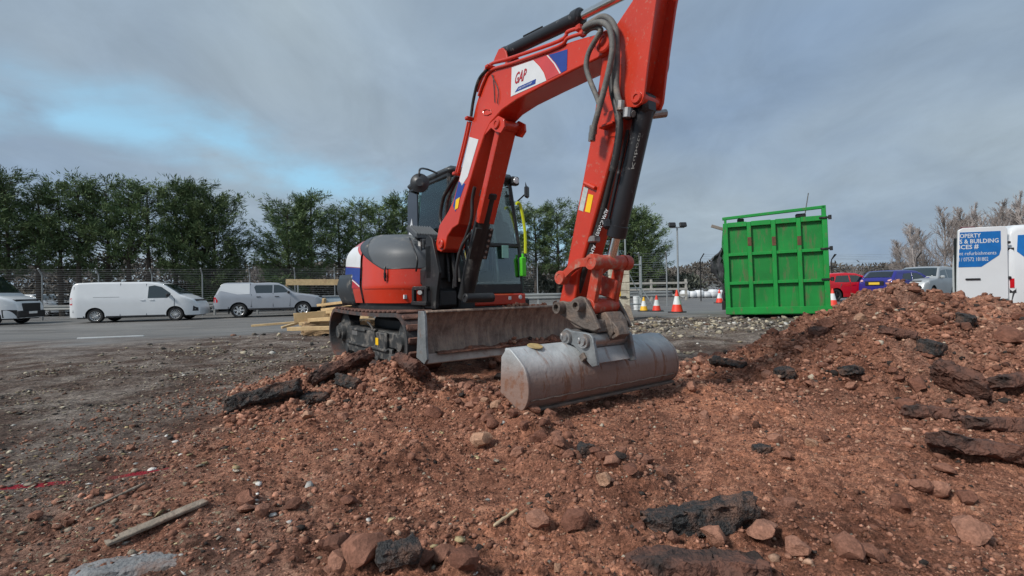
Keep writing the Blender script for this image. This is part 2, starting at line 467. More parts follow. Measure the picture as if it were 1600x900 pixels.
M_bucket = mat('bucket steel', (.42, .445, .455), .48, .15, .25, 5, dirt=(.23, .118, .078), damt=.14, ds=6, bump=.25, bs=35, dlow=(.50, .33), streak=(.5, 2.6, .5))
M_cast = mat('coupler cast steel', (.145, .12, .105), .6, .25, .35, 8, dirt=(.24, .17, .13), damt=.30, ds=7, bump=.5, bs=40)
M_ear = mat('bucket ear steel', (.20, .215, .225), .5, .3, .25, 8, dirt=(.20, .13, .1), damt=.14, ds=7, bump=.3, bs=40)
M_blade = mat('blade worn steel', (.21, .15, .12), .65, .15, .4, 7, dirt=(.38, .29, .225), damt=.36, ds=7, bump=.6, bs=30, streak=(1, 2.2, .6))
M_edge = mat('blade edge steel', (.40, .35, .31), .5, .3, .2, 8, dirt=(.25, .15, .11), damt=.2, ds=7)
M_frame = mat('track frame grey', (.035, .037, .039), .6, .1, .35, 7, dirt=(.22, .20, .18), damt=.26, ds=9)
M_glass = glass('cab glass', (.92, .97, .95), .03)
M_carglass = glass('car glass', (.16, .20, .20), .10)
M_white = mat('decal white', (.66, .68, .70), .4, 0, .05, 8)
M_blue = mat('decal blue', S(34, 62, 140), .4, 0, .1, 8)
M_rose = mat('decal faded red', S(196, 70, 72), .4, 0, .08, 8)
M_dred = mat('decal letter red', S(172, 34, 48), .4, 0, .05, 8)
M_yel = mat('yellow sticker', S(238, 190, 20), .5, 0, .06, 9)
M_yelgreen = mat('lime yellow hose', S(205, 215, 30), .5, 0, .05, 9)
M_lime = mat('lime green tank', S(88, 214, 46), .5, 0, .06, 9)
M_seat = mat('seat cloth', (.045, .046, .05), .85)
M_lamp = mat('lamp lens', (.75, .77, .78), .12, 0, .05, 5)
M_mirror = mat('mirror', (.5, .5, .5), .08, 1, .02, 4)
# ------------------------------------------------------------------ ground sheet
def soil_material(name, heap=False):
    m, N, L, P = _nodes(name)
    P.inputs['Roughness'].default_value = .92; P.inputs['Specular IOR Level'].default_value = .25
    tc = N.new('ShaderNodeTexCoord')
    at = N.new('ShaderNodeAttribute'); at.attribute_name = 'Col'
    sp = N.new('ShaderNodeSeparateColor'); L.new(at.outputs['Color'], sp.inputs[0])
    def noise(sc, det=6, ro=.62):
        n = N.new('ShaderNodeTexNoise'); n.inputs['Scale'].default_value = sc; n.inputs['Detail'].default_value = det; n.inputs['Roughness'].default_value = ro
        L.new(tc.outputs['Object'], n.inputs['Vector']); return n
    def ramp(src, stops):
        r = N.new('ShaderNodeValToRGB'); e = r.color_ramp.elements
        while len(e) < len(stops): e.new(.5)
        for k, (p, c) in zip(e, stops): k.position = p; k.color = (*c[:3], 1)
        L.new(src, r.inputs[0]); return r.outputs[0]
    def mix(f, a, b, bt='MIX'):
        x = N.new('ShaderNodeMixRGB'); x.blend_type = bt
        for i, q in enumerate((f, a, b)):
            if hasattr(q, 'links'): L.new(q, x.inputs[i])
            else: x.inputs[i].default_value = q if i == 0 else (*q[:3], 1)
        return x.outputs[0]
    n_big = noise(1.6, 8); n_mid = noise(9, 7, .7); n_fine = noise(55, 6, .7)
    red = ramp(n_mid.outputs['Fac'], [(.26, (.105, .046, .030)), (.44, (.262, .118, .076)), (.58, (.37, .178, .116)), (.76, (.50, .29, .205))])
    red = mix(1.0, red, ramp(noise(.9, 6, .6).outputs['Fac'], [(.36, (.64, .57, .54)), (.50, (1.15, 1.10, 1.06)), (.64, (1.55, 1.44, 1.32))]), 'MULTIPLY')
    gre = ramp(n_mid.outputs['Fac'], [(.28, (.045, .036, .029)), (.45, (.20, .165, .142)), (.60, (.31, .262, .226)), (.80, (.48, .42, .35))])
    gre = mix(ramp(n_big.outputs['Fac'], [(.42, (1, 1, 1)), (.60, (0, 0, 0))]), gre, mix(1.0, gre, (.42, .33, .30), 'MULTIPLY'))
    asp = ramp(noise(140, 3).outputs['Fac'], [(.3, (.115, .115, .115)), (.7, (.215, .212, .208))])
    asp = mix(ramp(n_big.outputs['Fac'], [(.42, (0, 0, 0)), (.62, (.5, .5, .5))]), asp, (.23, .215, .20))
    mpa = N.new('ShaderNodeMapping'); mpa.inputs['Scale'].default_value = (.10, .9, 1); mpa.inputs['Rotation'].default_value = (0, 0, R(-9)); L.new(tc.outputs['Object'], mpa.inputs['Vector'])
    na = N.new('ShaderNodeTexNoise'); na.inputs['Scale'].default_value = 1.6; na.inputs['Detail'].default_value = 8; na.inputs['Roughness'].default_value = .65; L.new(mpa.outputs[0], na.inputs['Vector'])
    asp = mix(1.0, asp, ramp(na.outputs['Fac'], [(.34, (.55, .53, .51)), (.5, (.92, .91, .90)), (.66, (1.18, 1.16, 1.13))]), 'MULTIPLY')
    c = mix(sp.outputs[0], gre, red)
    c = mix(mix(1.0, sp.outputs[1], (1, 1, 1), 'MULTIPLY'), c, asp)
    # fine grains: light and dark specks
    fine = ramp(n_fine.outputs['Fac'], [(.30, (.50, .50, .50)), (.5, (1, 1, 1)), (.72, (1.38, 1.38, 1.38))])
    c = mix(.85, c, fine, 'MULTIPLY')
    def voro(sc):
        v = N.new('ShaderNodeTexVoronoi'); v.inputs['Scale'].default_value = sc; v.inputs['Randomness'].default_value = 1.0
        wv_ = N.new('ShaderNodeVectorMath'); wv_.operation = 'MULTIPLY_ADD'; wv_.inputs[1].default_value = (.03, .03, .03); L.new(n_fine.outputs['Color'], wv_.inputs[0]); L.new(tc.outputs['Object'], wv_.inputs[2])
        L.new(wv_.outputs[0], v.inputs['Vector']); return v
    v1 = voro(48); v2 = voro(110)
    def cellval(v, lo, hi):
        s_ = N.new('ShaderNodeSeparateColor'); L.new(v.outputs['Color'], s_.inputs[0])
        q = N.new('ShaderNodeMapRange'); q.inputs['To Min'].default_value = lo; q.inputs['To Max'].default_value = hi; L.new(s_.outputs[0], q.inputs['Value']); return q.outputs[0]
    soft = N.new('ShaderNodeMath'); soft.operation = 'MULTIPLY_ADD'; soft.inputs[1].default_value = -.85; soft.inputs[2].default_value = .85; L.new(sp.outputs[1], soft.inputs[0])
    c = mix(soft.outputs[0], c, mix(1.0, c, cellval(v1, .62, 1.38), 'MULTIPLY'), 'MIX')
    c = mix(soft.outputs[0], c, mix(1.0, c, cellval(v2, .70, 1.30), 'MULTIPLY'), 'MIX')
    pale_n = noise(26, 5, .75)
    thr = N.new('ShaderNodeMath'); thr.operation = 'MULTIPLY_ADD'; thr.inputs[1].default_value = .16; L.new(sp.outputs[2], thr.inputs[0]); L.new(pale_n.outputs['Fac'], thr.inputs[2])
    pm = ramp(thr.outputs[0], [(.69, (0, 0, 0)), (.73, (1, 1, 1))])
    c = mix(pm, c, ramp(n_fine.outputs['Fac'], [(.35, (.24, .19, .13)), (.6, (.44, .38, .28))]))
    if not heap:
        # two strokes of red marking spray on the left
        for (p0, p1, w) in SPRAY:
            sx = N.new('ShaderNodeSeparateXYZ'); L.new(tc.outputs['Object'], sx.inputs[0])
            dx, dy = p1[0] - p0[0], p1[1] - p0[1]; ln = math.hypot(dx, dy); dx /= ln; dy /= ln
            def lin(a, b, k):
                m1 = N.new('ShaderNodeMath'); m1.operation = 'MULTIPLY_ADD'; m1.inputs[1].default_value = a; m1.inputs[2].default_value = k; L.new(sx.outputs['X'], m1.inputs[0])
                m2 = N.new('ShaderNodeMath'); m2.operation = 'MULTIPLY_ADD'; m2.inputs[1].default_value = b; L.new(sx.outputs['Y'], m2.inputs[0]); L.new(m1.outputs[0], m2.inputs[2]); return m2.outputs[0]
            across = lin(-dy, dx, dy * p0[0] - dx * p0[1]); along = lin(dx, dy, -dx * p0[0] - dy * p0[1])
            def absn(q):
                a = N.new('ShaderNodeMath'); a.operation = 'ABSOLUTE'; L.new(q, a.inputs[0]); return a.outputs[0]
            wob = N.new('ShaderNodeMath'); wob.operation = 'MULTIPLY_ADD'; wob.inputs[1].default_value = .05; L.new(n_mid.outputs['Fac'], wob.inputs[0]); L.new(absn(across), wob.inputs[2])
            half = N.new('ShaderNodeMath'); half.operation = 'SUBTRACT'; half.inputs[1].default_value = ln / 2; L.new(along, half.inputs[0])
            m1 = N.new('ShaderNodeMapRange'); m1.inputs['From Min'].default_value = .052 + w; m1.inputs['From Max'].default_value = .036 + w; L.new(wob.outputs[0], m1.inputs['Value'])
            m2 = N.new('ShaderNodeMapRange'); m2.inputs['From Min'].default_value = ln / 2; m2.inputs['From Max'].default_value = ln / 2 - .12; L.new(absn(half.outputs[0]), m2.inputs['Value'])
            mm = N.new('ShaderNodeMath'); mm.operation = 'MULTIPLY'; L.new(m1.outputs[0], mm.inputs[0]); L.new(m2.outputs[0], mm.inputs[1])
            c = mix(mm.outputs[0], c, mix(.5, (.34, .02, .035), fine, 'MULTIPLY'))
    L.new(c, P.inputs['Base Color'])
    rr = N.new('ShaderNodeMapRange'); rr.inputs['To Min'].default_value = .92; rr.inputs['To Max'].default_value = .55
    L.new(sp.outputs[1], rr.inputs['Value']); L.new(rr.outputs[0], P.inputs['Roughness'])
    b1 = N.new('ShaderNodeBump'); b1.inputs['Strength'].default_value = .9; b1.inputs['Distance'].default_value = .018
    L.new(n_fine.outputs['Fac'], b1.inputs['Height'])
    b2 = N.new('ShaderNodeBump'); b2.inputs['Strength'].default_value = .7; b2.inputs['Distance'].default_value = .05
    L.new(n_mid.outputs['Fac'], b2.inputs['Height'])
    b3 = N.new('ShaderNodeBump'); b3.invert = True; b3.inputs['Distance'].default_value = .016; L.new(v1.outputs['Distance'], b3.inputs['Height']); L.new(b1.outputs[0], b3.inputs['Normal'])
    b4 = N.new('ShaderNodeBump'); b4.invert = True; b4.inputs['Distance'].default_value = .008; L.new(v2.outputs['Distance'], b4.inputs['Height']); L.new(b3.outputs[0], b4.inputs['Normal'])
    L.new(b4.outputs[0], b2.inputs['Normal'])
    bs = N.new('ShaderNodeMath'); bs.operation = 'SUBTRACT'; bs.inputs[0].default_value = 1.0; L.new(sp.outputs[1], bs.inputs[1])
    bm_ = N.new('ShaderNodeMath'); bm_.operation = 'MULTIPLY_ADD'; bm_.inputs[1].default_value = .65; bm_.inputs[2].default_value = .05; L.new(bs.outputs[0], bm_.inputs[0])
    L.new(bm_.outputs[0], b2.inputs['Strength']); L.new(bm_.outputs[0], b1.inputs['Strength']); L.new(bm_.outputs[0], b3.inputs['Strength']); L.new(bm_.outputs[0], b4.inputs['Strength'])
    L.new(b2.outputs[0], P.inputs['Normal'])
    return m
def _gp(px, py): return on_ground(px, py, lambda a, b: 0.0 * a)[:2]
SPRAY = [(_gp(-40, 768), _gp(125, 757), .012), (_gp(160, 752), _gp(290, 735), .008)]
M_soil = soil_material('site soil'); M_heap = soil_material('heap soil', True)

def axis_lines(a, b, step, lo, hi, g):
    L = list(np.arange(a, b, step)); s = step
    while L[-1] < hi: s *= g; L.append(L[-1] + s)
    s = step; F = []
    x = a
    while x > lo: s *= g; x -= s; F.append(x)
    return np.array(F[::-1] + L)
def grid_mesh(name, xs, ys, zf, colf, m, keep=None):
    X, Y = np.meshgrid(xs, ys); Z = zf(X, Y)
    V = np.c_[X.ravel(), Y.ravel(), Z.ravel()]
    nx, ny = len(xs), len(ys)
    i = np.arange(ny - 1)[:, None] * nx + np.arange(nx - 1)[None, :]
    F = np.stack([i, i + 1, i + nx + 1, i + nx], -1).reshape(-1, 4)
    col = colf(X.ravel(), Y.ravel())
    if keep is not None:
        k = keep(X, Y, Z); kf = k.ravel()[F].any(1); F = F[kf]
        used = np.unique(F); re = -np.ones(len(V), int); re[used] = np.arange(len(used)); V = V[used]; col = col[used]; F = re[F]
    return np_mesh(name, V, F, m, smooth=True, col=col)
def ground_col(x, y):
    red = zone_red(x, y); asp = zone_asph(x, y)
    pale = np.clip(.42 * (1 - red) + .30 * fbm(x, y, 1.3, 3, 91) + .9 * np.exp(-((y - 10.2) / 1.8) ** 2) * sstep(1, 3, x) + .45 * np.exp(-((x + 1.7) / .8) ** 2 - ((y - 1.9) / .5) ** 2), 0, 1) * (1 - asp)
    return np.c_[red, asp, pale]
gx = axis_lines(-3.6, 3.6, .0125, -420, 420, 1.055)
_y = [1.2]
while _y[-1] < 520: _y.append(_y[-1] + max(.010, .0062 * _y[-1]) * (1 if _y[-1] < 7 else min(8, (_y[-1] / 7) ** 1.4)))
gy = np.array([-60, -30, -14, -6, -2, 0, .6, 1.0] + _y)
ground = grid_mesh('ground', gx, gy, ground_full, ground_col, M_soil)
tag(ground, kind='structure')
def heap_col(x, y):
    pale = np.clip(.15 + .35 * fbm(x, y, .8, 3, 92) + .25 * sstep(5.5, 7.5, y), 0, .6)
    return np.c_[np.clip(.86 + .3 * fbm(x, y, .7, 3, 93), 0, 1), 0 * x, pale]
hx = np.arange(1.0, 10.4, .021); hy = np.arange(1.4, 9.0, .023)
heap = grid_mesh('soil_heap', hx, hy, heap_z, heap_col, M_heap, keep=lambda X, Y, Z: Z > ground_base(X, Y) - .05)
tag(heap, 'big heap of dug red-brown soil and stones along the right side', 'soil heap')
mx_ = np.arange(-3.0, 0.1, .013); my_ = np.arange(3.2, 5.4, .014)
mound = grid_mesh('soil_mound', mx_, my_, mound_z, heap_col, M_heap, keep=lambda X, Y, Z: Z > ground_base(X, Y) - .05)
tag(mound, 'low mound of red soil in front of the rubber track', 'soil mound')

# ------------------------------------------------------------------ stones, clods and chips
def ico(sub):
    if sub < 0:
        return np.array([(1, 0, 0), (-1, 0, 0), (0, 1, 0), (0, -1, 0), (0, 0, 1), (0, 0, -1)], float), np.array([(0, 2, 4), (2, 1, 4), (1, 3, 4), (3, 0, 4), (2, 0, 5), (1, 2, 5), (3, 1, 5), (0, 3, 5)])
    bm = bmesh.new(); bmesh.ops.create_icosphere(bm, subdivisions=sub, radius=1.0)
    V = np.array([v.co[:] for v in bm.verts]); F = np.array([[v.index for v in f.verts] for f in bm.faces]); bm.free()
    return V, F
def stone_material(name, stops, attr):
    m, N, L, P = _nodes(name); P.inputs['Roughness'].default_value = .9; P.inputs['Specular IOR Level'].default_value = .25
    tc = N.new('ShaderNodeTexCoord')
    if attr:
        a = N.new('ShaderNodeAttribute'); a.attribute_name = 'Col'; base = a.outputs['Color']
    else:
        oi = N.new('ShaderNodeObjectInfo'); r = N.new('ShaderNodeValToRGB'); e = r.color_ramp.elements; r.color_ramp.interpolation = 'CONSTANT'
        while len(e) < len(stops): e.new(.5)
        for k, (p, c) in zip(e, stops): k.position = p; k.color = (*c, 1)
        L.new(oi.outputs['Random'], r.inputs[0]); base = r.outputs[0]
    n = N.new('ShaderNodeTexNoise'); n.inputs['Scale'].default_value = 30 if attr else 3.5; n.inputs['Detail'].default_value = 8; n.inputs['Roughness'].default_value = .7
    L.new(tc.outputs['Object'], n.inputs['Vector'])
    mr = N.new('ShaderNodeMapRange'); mr.inputs['From Min'].default_value = .28; mr.inputs['From Max'].default_value = .72; mr.inputs['To Min'].default_value = .5; mr.inputs['To Max'].default_value = 1.45
    L.new(n.outputs['Fac'], mr.inputs['Value'])
    mu = N.new('ShaderNodeMixRGB'); mu.blend_type = 'MULTIPLY'; mu.inputs[0].default_value = 1; L.new(base, mu.inputs[1]); L.new(mr.outputs[0], mu.inputs[2])
    L.new(mu.outputs[0], P.inputs['Base Color'])
    b = N.new('ShaderNodeBump'); b.inputs['Strength'].default_value = .8; b.inputs['Distance'].default_value = .02; L.new(n.outputs['Fac'], b.inputs['Height']); L.new(b.outputs[0], P.inputs['Normal'])
    return m
SOILS = [(0, (.20, .09, .061)), (.34, (.27, .128, .087)), (.58, (.35, .175, .12)), (.76, (.16, .075, .052)), (.88, (.43, .25, .165)), (.96, (.05, .038, .034))]
M_stone = stone_material('stone and clod', SOILS, False)
M_grit = stone_material('grit', None, True)
ROCKS = []
for s in range(9):
    V, F = ico(2)
    r_ = np.random.default_rng(100 + s)
    # facets: cut a ball by random planes, then roughen
    W = V.copy()
    for _ in range(9):
        n = r_.normal(size=3); n /= np.linalg.norm(n); d = r_.uniform(.52, .85)
        k = W @ n; W = W - np.clip(k - d, 0, None)[:, None] * n * .92
    W *= (1 + .10 * r_.normal(size=(len(W), 1)))
    W *= np.array([1, r_.uniform(.7, .95), r_.uniform(.55, .8)])
    me = bpy.data.meshes.new('stone'); me.from_pydata(W.tolist(), [], F.tolist()); me.materials.append(M_stone)
    me.polygons.foreach_set('use_smooth', [True] * len(me.polygons)); me.set_sharp_from_angle(angle=R(32))
    ROCKS.append(me)
def stone(x, y, r, parent, sink=.35, z=None, name='stone'):
    o = bpy.data.objects.new(name, random.choice(ROCKS)); COL.objects.link(o); o.parent = parent
    zz = float(top_z(x, y)) if z is None else z
    o.location = (x, y, zz + r * (1 - sink) * .55)
    o.rotation_euler = (random.uniform(-.5, .5), random.uniform(-.5, .5), random.uniform(0, 6.28)); o.scale = (r, r, r)
    return o
def which(x, y):
    g = float(ground_full(x, y)); h = float(heap_z(x, y)); mnd = float(mound_z(x, y))
    return heap if h >= g and h >= mnd else (mound if mnd >= g else ground)
# stones that can be picked out in the photograph, by where they lie
NAMED = [(900, 828, .062), (1118, 846, .052), (1190, 846, .066), (1054, 852, .030), (566, 872, .085), (525, 860, .06), (660, 885, .05), (728, 884, .06), (690, 880, .05),
         (1180, 888, .05), (1245, 870, .05), (1360, 880, .05), (1330, 875, .06), (1268, 697, .045), (1230, 720, .04), (1212, 690, .05), (1290, 690, .03), (1580, 535, .11), (1545, 470, .07),
         (1590, 500, .08), (1330, 612, .05), (1405, 595, .05), (1395, 590, .04), (1430, 460, .06), (1527, 580, .05), (1100, 655, .05), (1080, 610, .06), (1095, 570, .07), (1075, 575, .06),
         (890, 715, .04), (945, 755, .045), (955, 730, .05), (985, 740, .045), (1010, 725, .045), (870, 690, .04), (820, 670, .05), (800, 655, .045), (775, 640, .05), (760, 660, .05), (735, 640, .05),
         (535, 655, .05), (480, 655, .06), (545, 600, .05), (780, 568, .10), (770, 575, .08), (1450, 560, .06), (1476, 740, .05), (1510, 790, .05), (1440, 770, .05), (1405, 800, .05), (1465, 775, .06),
         (290, 635, .035), (148, 775, .028), (385, 802, .04), (410, 805, .04), (55, 812, .03), (150, 865, .02), (108, 826, .022), (90, 830, .02), (430, 870, .03), (565, 610, .06), (1250, 555, .06)]
nst = 0
for (px, py, r) in NAMED:
    p = on_ground(px, py); stone(p[0], p[1], r, which(p[0], p[1]), .25); nst += 1
def dens(x, y):
    hz = heap_z(x, y); gz = ground_full(x, y); mz = mound_z(x, y)
    onh = (hz > gz); onm = (mz > gz)
    d = .25 * zone_red(x, y) + .06
    d = d + 1.2 * np.exp(-(seg_dist(x, y, RIDGE) / .22) ** 2)
    d = d + .8 * np.exp(-((y - 1.75) / .25) ** 2) * sstep(-1.0, -.4, x)
    d = d + onh * .8 + onm * .5
    # a scraped, clean patch just before the bucket
    d = d * (1 - .75 * np.exp(-((x - .55) / .5) ** 2 - ((y - 3.0) / .35) ** 2))
    return d * np.clip(.65 + 2.0 * fbm(x, y, .5, 3, 96), .25, 1.6)
def scatter(n, x0, x1, y0, y1, wf, seed):
    r_ = np.random.default_rng(seed); X = []; Y = []
    got = 0
    while got < n:
        x = r_.uniform(x0, x1, n * 2); y = r_.uniform(y0, y1, n * 2)
        k = r_.uniform(0, 1.4, n * 2) < wf(x, y)
        # only what can be seen from the yard side near the viewer: within a wide wedge
        k &= np.abs(x) < 1.25 * y + .4
        X.append(x[k]); Y.append(y[k]); got += k.sum()
    return np.concatenate(X)[:n], np.concatenate(Y)[:n]
X, Y = scatter(165, -2.6, 7.5, 1.5, 7.0, dens, 3)
for x, y in zip(X, Y):
    r = min(.085, (.013 + .0068 * y) * float(np.random.default_rng(int(x * 1e4) & 0xffff).gamma(2.0, .42) + .55))
    stone(float(x), float(y), r, which(x, y), .4)
rr2 = random.Random(21)
for k in range(70):
    f = rr2.random() * 2.999; i = int(f); (xa, ya), (xb, yb) = RIDGE[i], RIDGE[i + 1]
    x = xa + (xb - xa) * (f - i) + rr2.gauss(0, .13); y = ya + (yb - ya) * (f - i) + rr2.gauss(0, .13)
    stone(x, y, rr2.uniform(.020, .052), ground, .3, name='clod')
# the uncountable rest: grit and small clods as stuff
def grit(name, X, Y, rad, cols, parent, sub=1, zf=top_z, flat=(.5, .9), seed=1):
    V0, F0 = ico(sub); n = len(X); r_ = np.random.default_rng(seed)
    Z = zf(X, Y)
    nv = len(V0)
    jit = 1 + .28 * r_.normal(size=(n, nv, 1)).clip(-1.6, 1.6)
    sc = np.stack([np.ones(n), r_.uniform(.6, 1, n), r_.uniform(*flat, n)], -1)[:, None, :]
    P = V0[None] * jit * sc * rad[:, None, None]
    a = r_.uniform(0, 6.28, n); ca, sa = np.cos(a)[:, None], np.sin(a)[:, None]
    tx = r_.normal(0, .35, n)[:, None]
    y1 = P[..., 1] * np.cos(tx) - P[..., 2] * np.sin(tx); z1 = P[..., 1] * np.sin(tx) + P[..., 2] * np.cos(tx)
    x2 = P[..., 0] * ca - y1 * sa; y2 = P[..., 0] * sa + y1 * ca
    P = np.stack([x2 + X[:, None], y2 + Y[:, None], z1 + (Z + rad * .22)[:, None]], -1)
    F = (F0[None] + (np.arange(n) * nv)[:, None, None]).reshape(-1, 3)
    o = np_mesh(name, P.reshape(-1, 3), F, M_grit, parent, False, np.repeat(cols, nv, 0))
    return tag(o, kind='stuff')
def pick_cols(n, pal, w, seed, spread=.25):
    r_ = np.random.default_rng(seed); pal = np.array(pal); k = r_.choice(len(pal), n, p=np.array(w) / sum(w))
    return np.clip(pal[k] * (1 + spread * r_.normal(size=(n, 1))).clip(.4, 1.8), .005, .8)
RED = [(.21, .096, .064), (.29, .136, .091), (.38, .19, .128), (.48, .30, .21), (.045, .036, .032), (.42, .36, .28)]
X, Y = scatter(17000, -3.2, 4.4, 1.4, 5.4, lambda x, y: dens(x, y) * np.clip(2.4 / y, .25, 1.3), 11)
rad = (.0028 + .0020 * Y) * np.random.default_rng(5).gamma(1.1, .62, len(X)).clip(.22, 3.4)
grit('loose_grit', X, Y, rad, pick_cols(len(X), RED, (30, 32, 24, 9, 4, 1.2), 6), ground, 1, seed=2)
X, Y = scatter(40000, -3.4, 4.2, 1.4, 5.2, lambda x, y: (.35 + .65 * zone_red(x, y)) * np.clip(2.2 / y, .3, 1.3), 17)
rad = (.0024 + .0014 * Y) * np.random.default_rng(15).gamma(2.0, .45, len(X)).clip(.4, 2.6)
grit('soil_crumbs', X, Y, rad, pick_cols(len(X), RED, (34, 34, 20, 6, 3, .8), 16, .3), ground, -1, seed=8)
X, Y = scatter(13000, 1.2, 9.0, 2.0, 8.4, lambda x, y: (heap_z(x, y) > ground_full(x, y)) * np.clip(4 / y, .5, 1.2), 12)
rad = (.004 + .0021 * Y) * np.random.default_rng(8).gamma(1.6, .55, len(X)).clip(.3, 3.0)
grit('heap_rubble', X, Y, rad, pick_cols(len(X), RED, (34, 30, 18, 6, 7, 2), 7), heap, 1, seed=3)
X, Y = scatter(4200, -2.8, -.2, 3.3, 5.2, lambda x, y: (mound_z(x, y) > ground_full(x, y)) * 1.0, 13)
rad = .011 * np.random.default_rng(9).gamma(1.6, .6, len(X)).clip(.3, 3.0)
grit('mound_rubble', X, Y, rad, pick_cols(len(X), RED, (34, 30, 18, 6, 7, 2), 9), mound, 1, seed=4)
# pale chips of wood, plaster and stone trodden into the grey dirt
GREY = [(.30, .25, .17), (.42, .37, .28), (.22, .19, .16), (.5, .48, .44), (.10, .09, .08), (.16, .09, .065), (.06, .055, .05)]
def gdens(x, y):
    return (1 - .8 * zone_red(x, y)) * (1 - zone_asph(x, y)) * np.clip(.30 + 2.0 * fbm(x, y, .6, 3, 95), .02, 1.4)
X, Y = scatter(11000, -6, 1.0, 1.4, 8.5, lambda x, y: gdens(x, y) * np.clip(2.6 / y, .2, 1.3), 14)
rad = (.0028 + .0012 * Y) * np.random.default_rng(10).gamma(1.5, .6, len(X)).clip(.3, 3.5)
grit('trodden_chips', X, Y, rad, pick_cols(len(X), GREY, (30, 18, 22, 4, 18, 18, 12), 10), ground, -1, zf=ground_full, flat=(.15, .5), seed=5)
X, Y = scatter(3600, -7, 9, 6.5, 13.5, lambda x, y: (1 - zone_asph(x, y)) * (.12 + 1.2 * np.exp(-((y - 10.3) / 1.3) ** 2) * sstep(1, 3, x)), 15)
rad = (.010 + .0018 * Y) * np.random.default_rng(12).gamma(1.5, .5, len(X)).clip(.3, 2.6)
grit('far_rubble', X, Y, rad, pick_cols(len(X), GREY, (16, 22, 16, 12, 16, 6, 12), 11), ground, 0, zf=ground_full, flat=(.3, .7), seed=6)
X, Y = scatter(1150, -2.9, .0, 1.45, 3.4, lambda x, y: .3 + sstep(.6, 1.6, -x), 16)
rad = .0075 * np.random.default_rng(14).gamma(1.5, .6, len(X)).clip(.4, 3.4)
grit('pale_fragments', X, Y, rad, pick_cols(len(X), [(.50, .48, .45), (.46, .36, .20), (.36, .30, .23)], (3, 6, 6), 13), ground, 1, zf=ground_full, flat=(.12, .4), seed=7)

# ------------------------------------------------------------------ asphalt slabs, boards on the ground
M_asphalt = mat('broken asphalt', (.030, .029, .029), .7, 0, .95, 110, dirt=(.19, .105, .075), damt=.32, ds=12, bump=1.0, bs=120)
M_asphsoil = mat('asphalt caked with soil', (.030, .026, .025), .9, 0, .4, 20, dirt=(.15, .068, .047), damt=.52, ds=5, bump=1.0, bs=60)
M_concrete = mat('concrete slab', (.20, .205, .21), .85, 0, .3, 12, dirt=(.17, .10, .075), damt=.30, ds=9, bump=.7, bs=60)
def slab(name, label, px, py, size, rz, tilt=(0, 0), mm=None, seed=0, lift=.3, cat='asphalt slab', pos=None, group=None, rough=1.0):
    n = (max(6, int(size[0] / .016)), max(5, int(size[1] / .016)), max(4, int(size[2] / .016)))
    n = tuple(min(k, 30) for k in n)
    bm = bmesh.new()
    r_ = np.random.default_rng(500 + seed)
    V = {}
    def vert(i, j, k):
        if (i, j, k) not in V:
            V[(i, j, k)] = bm.verts.new((i / n[0] - .5, j / n[1] - .5, k / n[2] - .5))
        return V[(i, j, k)]
    for i in range(n[0]):
        for j in range(n[1]):
            for k in (0, n[2]):
                bm.faces.new([vert(i, j, k), vert(i + 1, j, k), vert(i + 1, j + 1, k), vert(i, j + 1, k)])
    for i in range(n[0]):
        for k in range(n[2]):
            for j in (0, n[1]):
                bm.faces.new([vert(i, j, k), vert(i + 1, j, k), vert(i + 1, j, k + 1), vert(i, j, k + 1)])
    for j in range(n[1]):
        for k in range(n[2]):
            for i in (0, n[0]):
                bm.faces.new([vert(i, j, k), vert(i, j + 1, k), vert(i, j + 1, k + 1), vert(i, j, k + 1)])
    bmesh.ops.recalc_face_normals(bm, faces=bm.faces)
    a1 = r_.uniform(.12, .35); sk = r_.uniform(-.25, .25)
    for (i, j, k), v in V.items():
        x, y, z = v.co
        e = 1 - a1 * max(0, abs(x) * 2 - .55) * (1 if x * (1 if seed % 2 else -1) > 0 else .4)
        y = y * e + sk * x * .3
        x = x * (1 - .12 * abs(y) * 2) + sk * y * .3
        q = np.array([x * size[0], y * size[1], z * size[2]])
        f = 2.2 / max(size[0], .2)
        edge = (abs(z) > .45) * .35 + .65
        d = np.array([vnoise(q[0] * 14 + 7 * z, q[2] * 14 + q[1] * 9, seed + 3) - .5, vnoise(q[0] * 13, q[2] * 16 + 3 + q[1] * 5, seed + 4) - .5, vnoise(q[0] * 9, q[1] * 9, seed + 5 + (z > 0)) - .5], float)
        q = q + d * np.array([.05, .05, .024]) * edge * rough * min(1.3, max(size) / .3) + r_.normal(size=3) * .0038 * rough + (np.array([vnoise(q[0] * 45, q[2] * 45 + q[1] * 31, seed + 8), vnoise(q[0] * 41 + 5, q[2] * 47 + q[1] * 29, seed + 9), vnoise(q[0] * 43, q[1] * 43, seed + 10)], float) - .5) * .012 * rough
        if (i in (0, n[0])) + (j in (0, n[1])) + (k in (0, n[2])) >= 2: q *= np.array([.97, .95, .86])
        v.co = q
    me = bpy.data.meshes.new(name); bm.to_mesh(me); bm.free()
    me.materials.append(mm or M_asphalt)
    me.polygons.foreach_set('use_smooth', [True] * len(me.polygons)); me.set_sharp_from_angle(angle=R(30))
    o = bpy.data.objects.new(name, me); COL.objects.link(o)
    p = on_ground(px, py) if pos is None else pos
    o.location = (p[0], p[1], p[2] + size[2] * lift); o.rotation_euler = (tilt[0], tilt[1], rz)
    return tag(o, label, cat, group)
AS, AC = M_asphalt, M_asphsoil
slab('asphalt_slab', 'thick black asphalt slab in the foreground behind two orange stones', 1092, 826, (.48, .14, .12), R(9), (R(-14), R(-5)), AS, 1, .30)
slab('asphalt_slab', 'half-buried black asphalt slab at the bottom edge of the picture', 1085, 893, (.46, .14, .07), R(-4), (R(-10), 0), AC, 2, .12)
slab('asphalt_slab', 'long dark asphalt slab leaning on the left end of the low mound', 415, 632, (.58, .20, .12), R(22), (R(-25), R(-12)), AS, 3, .4)
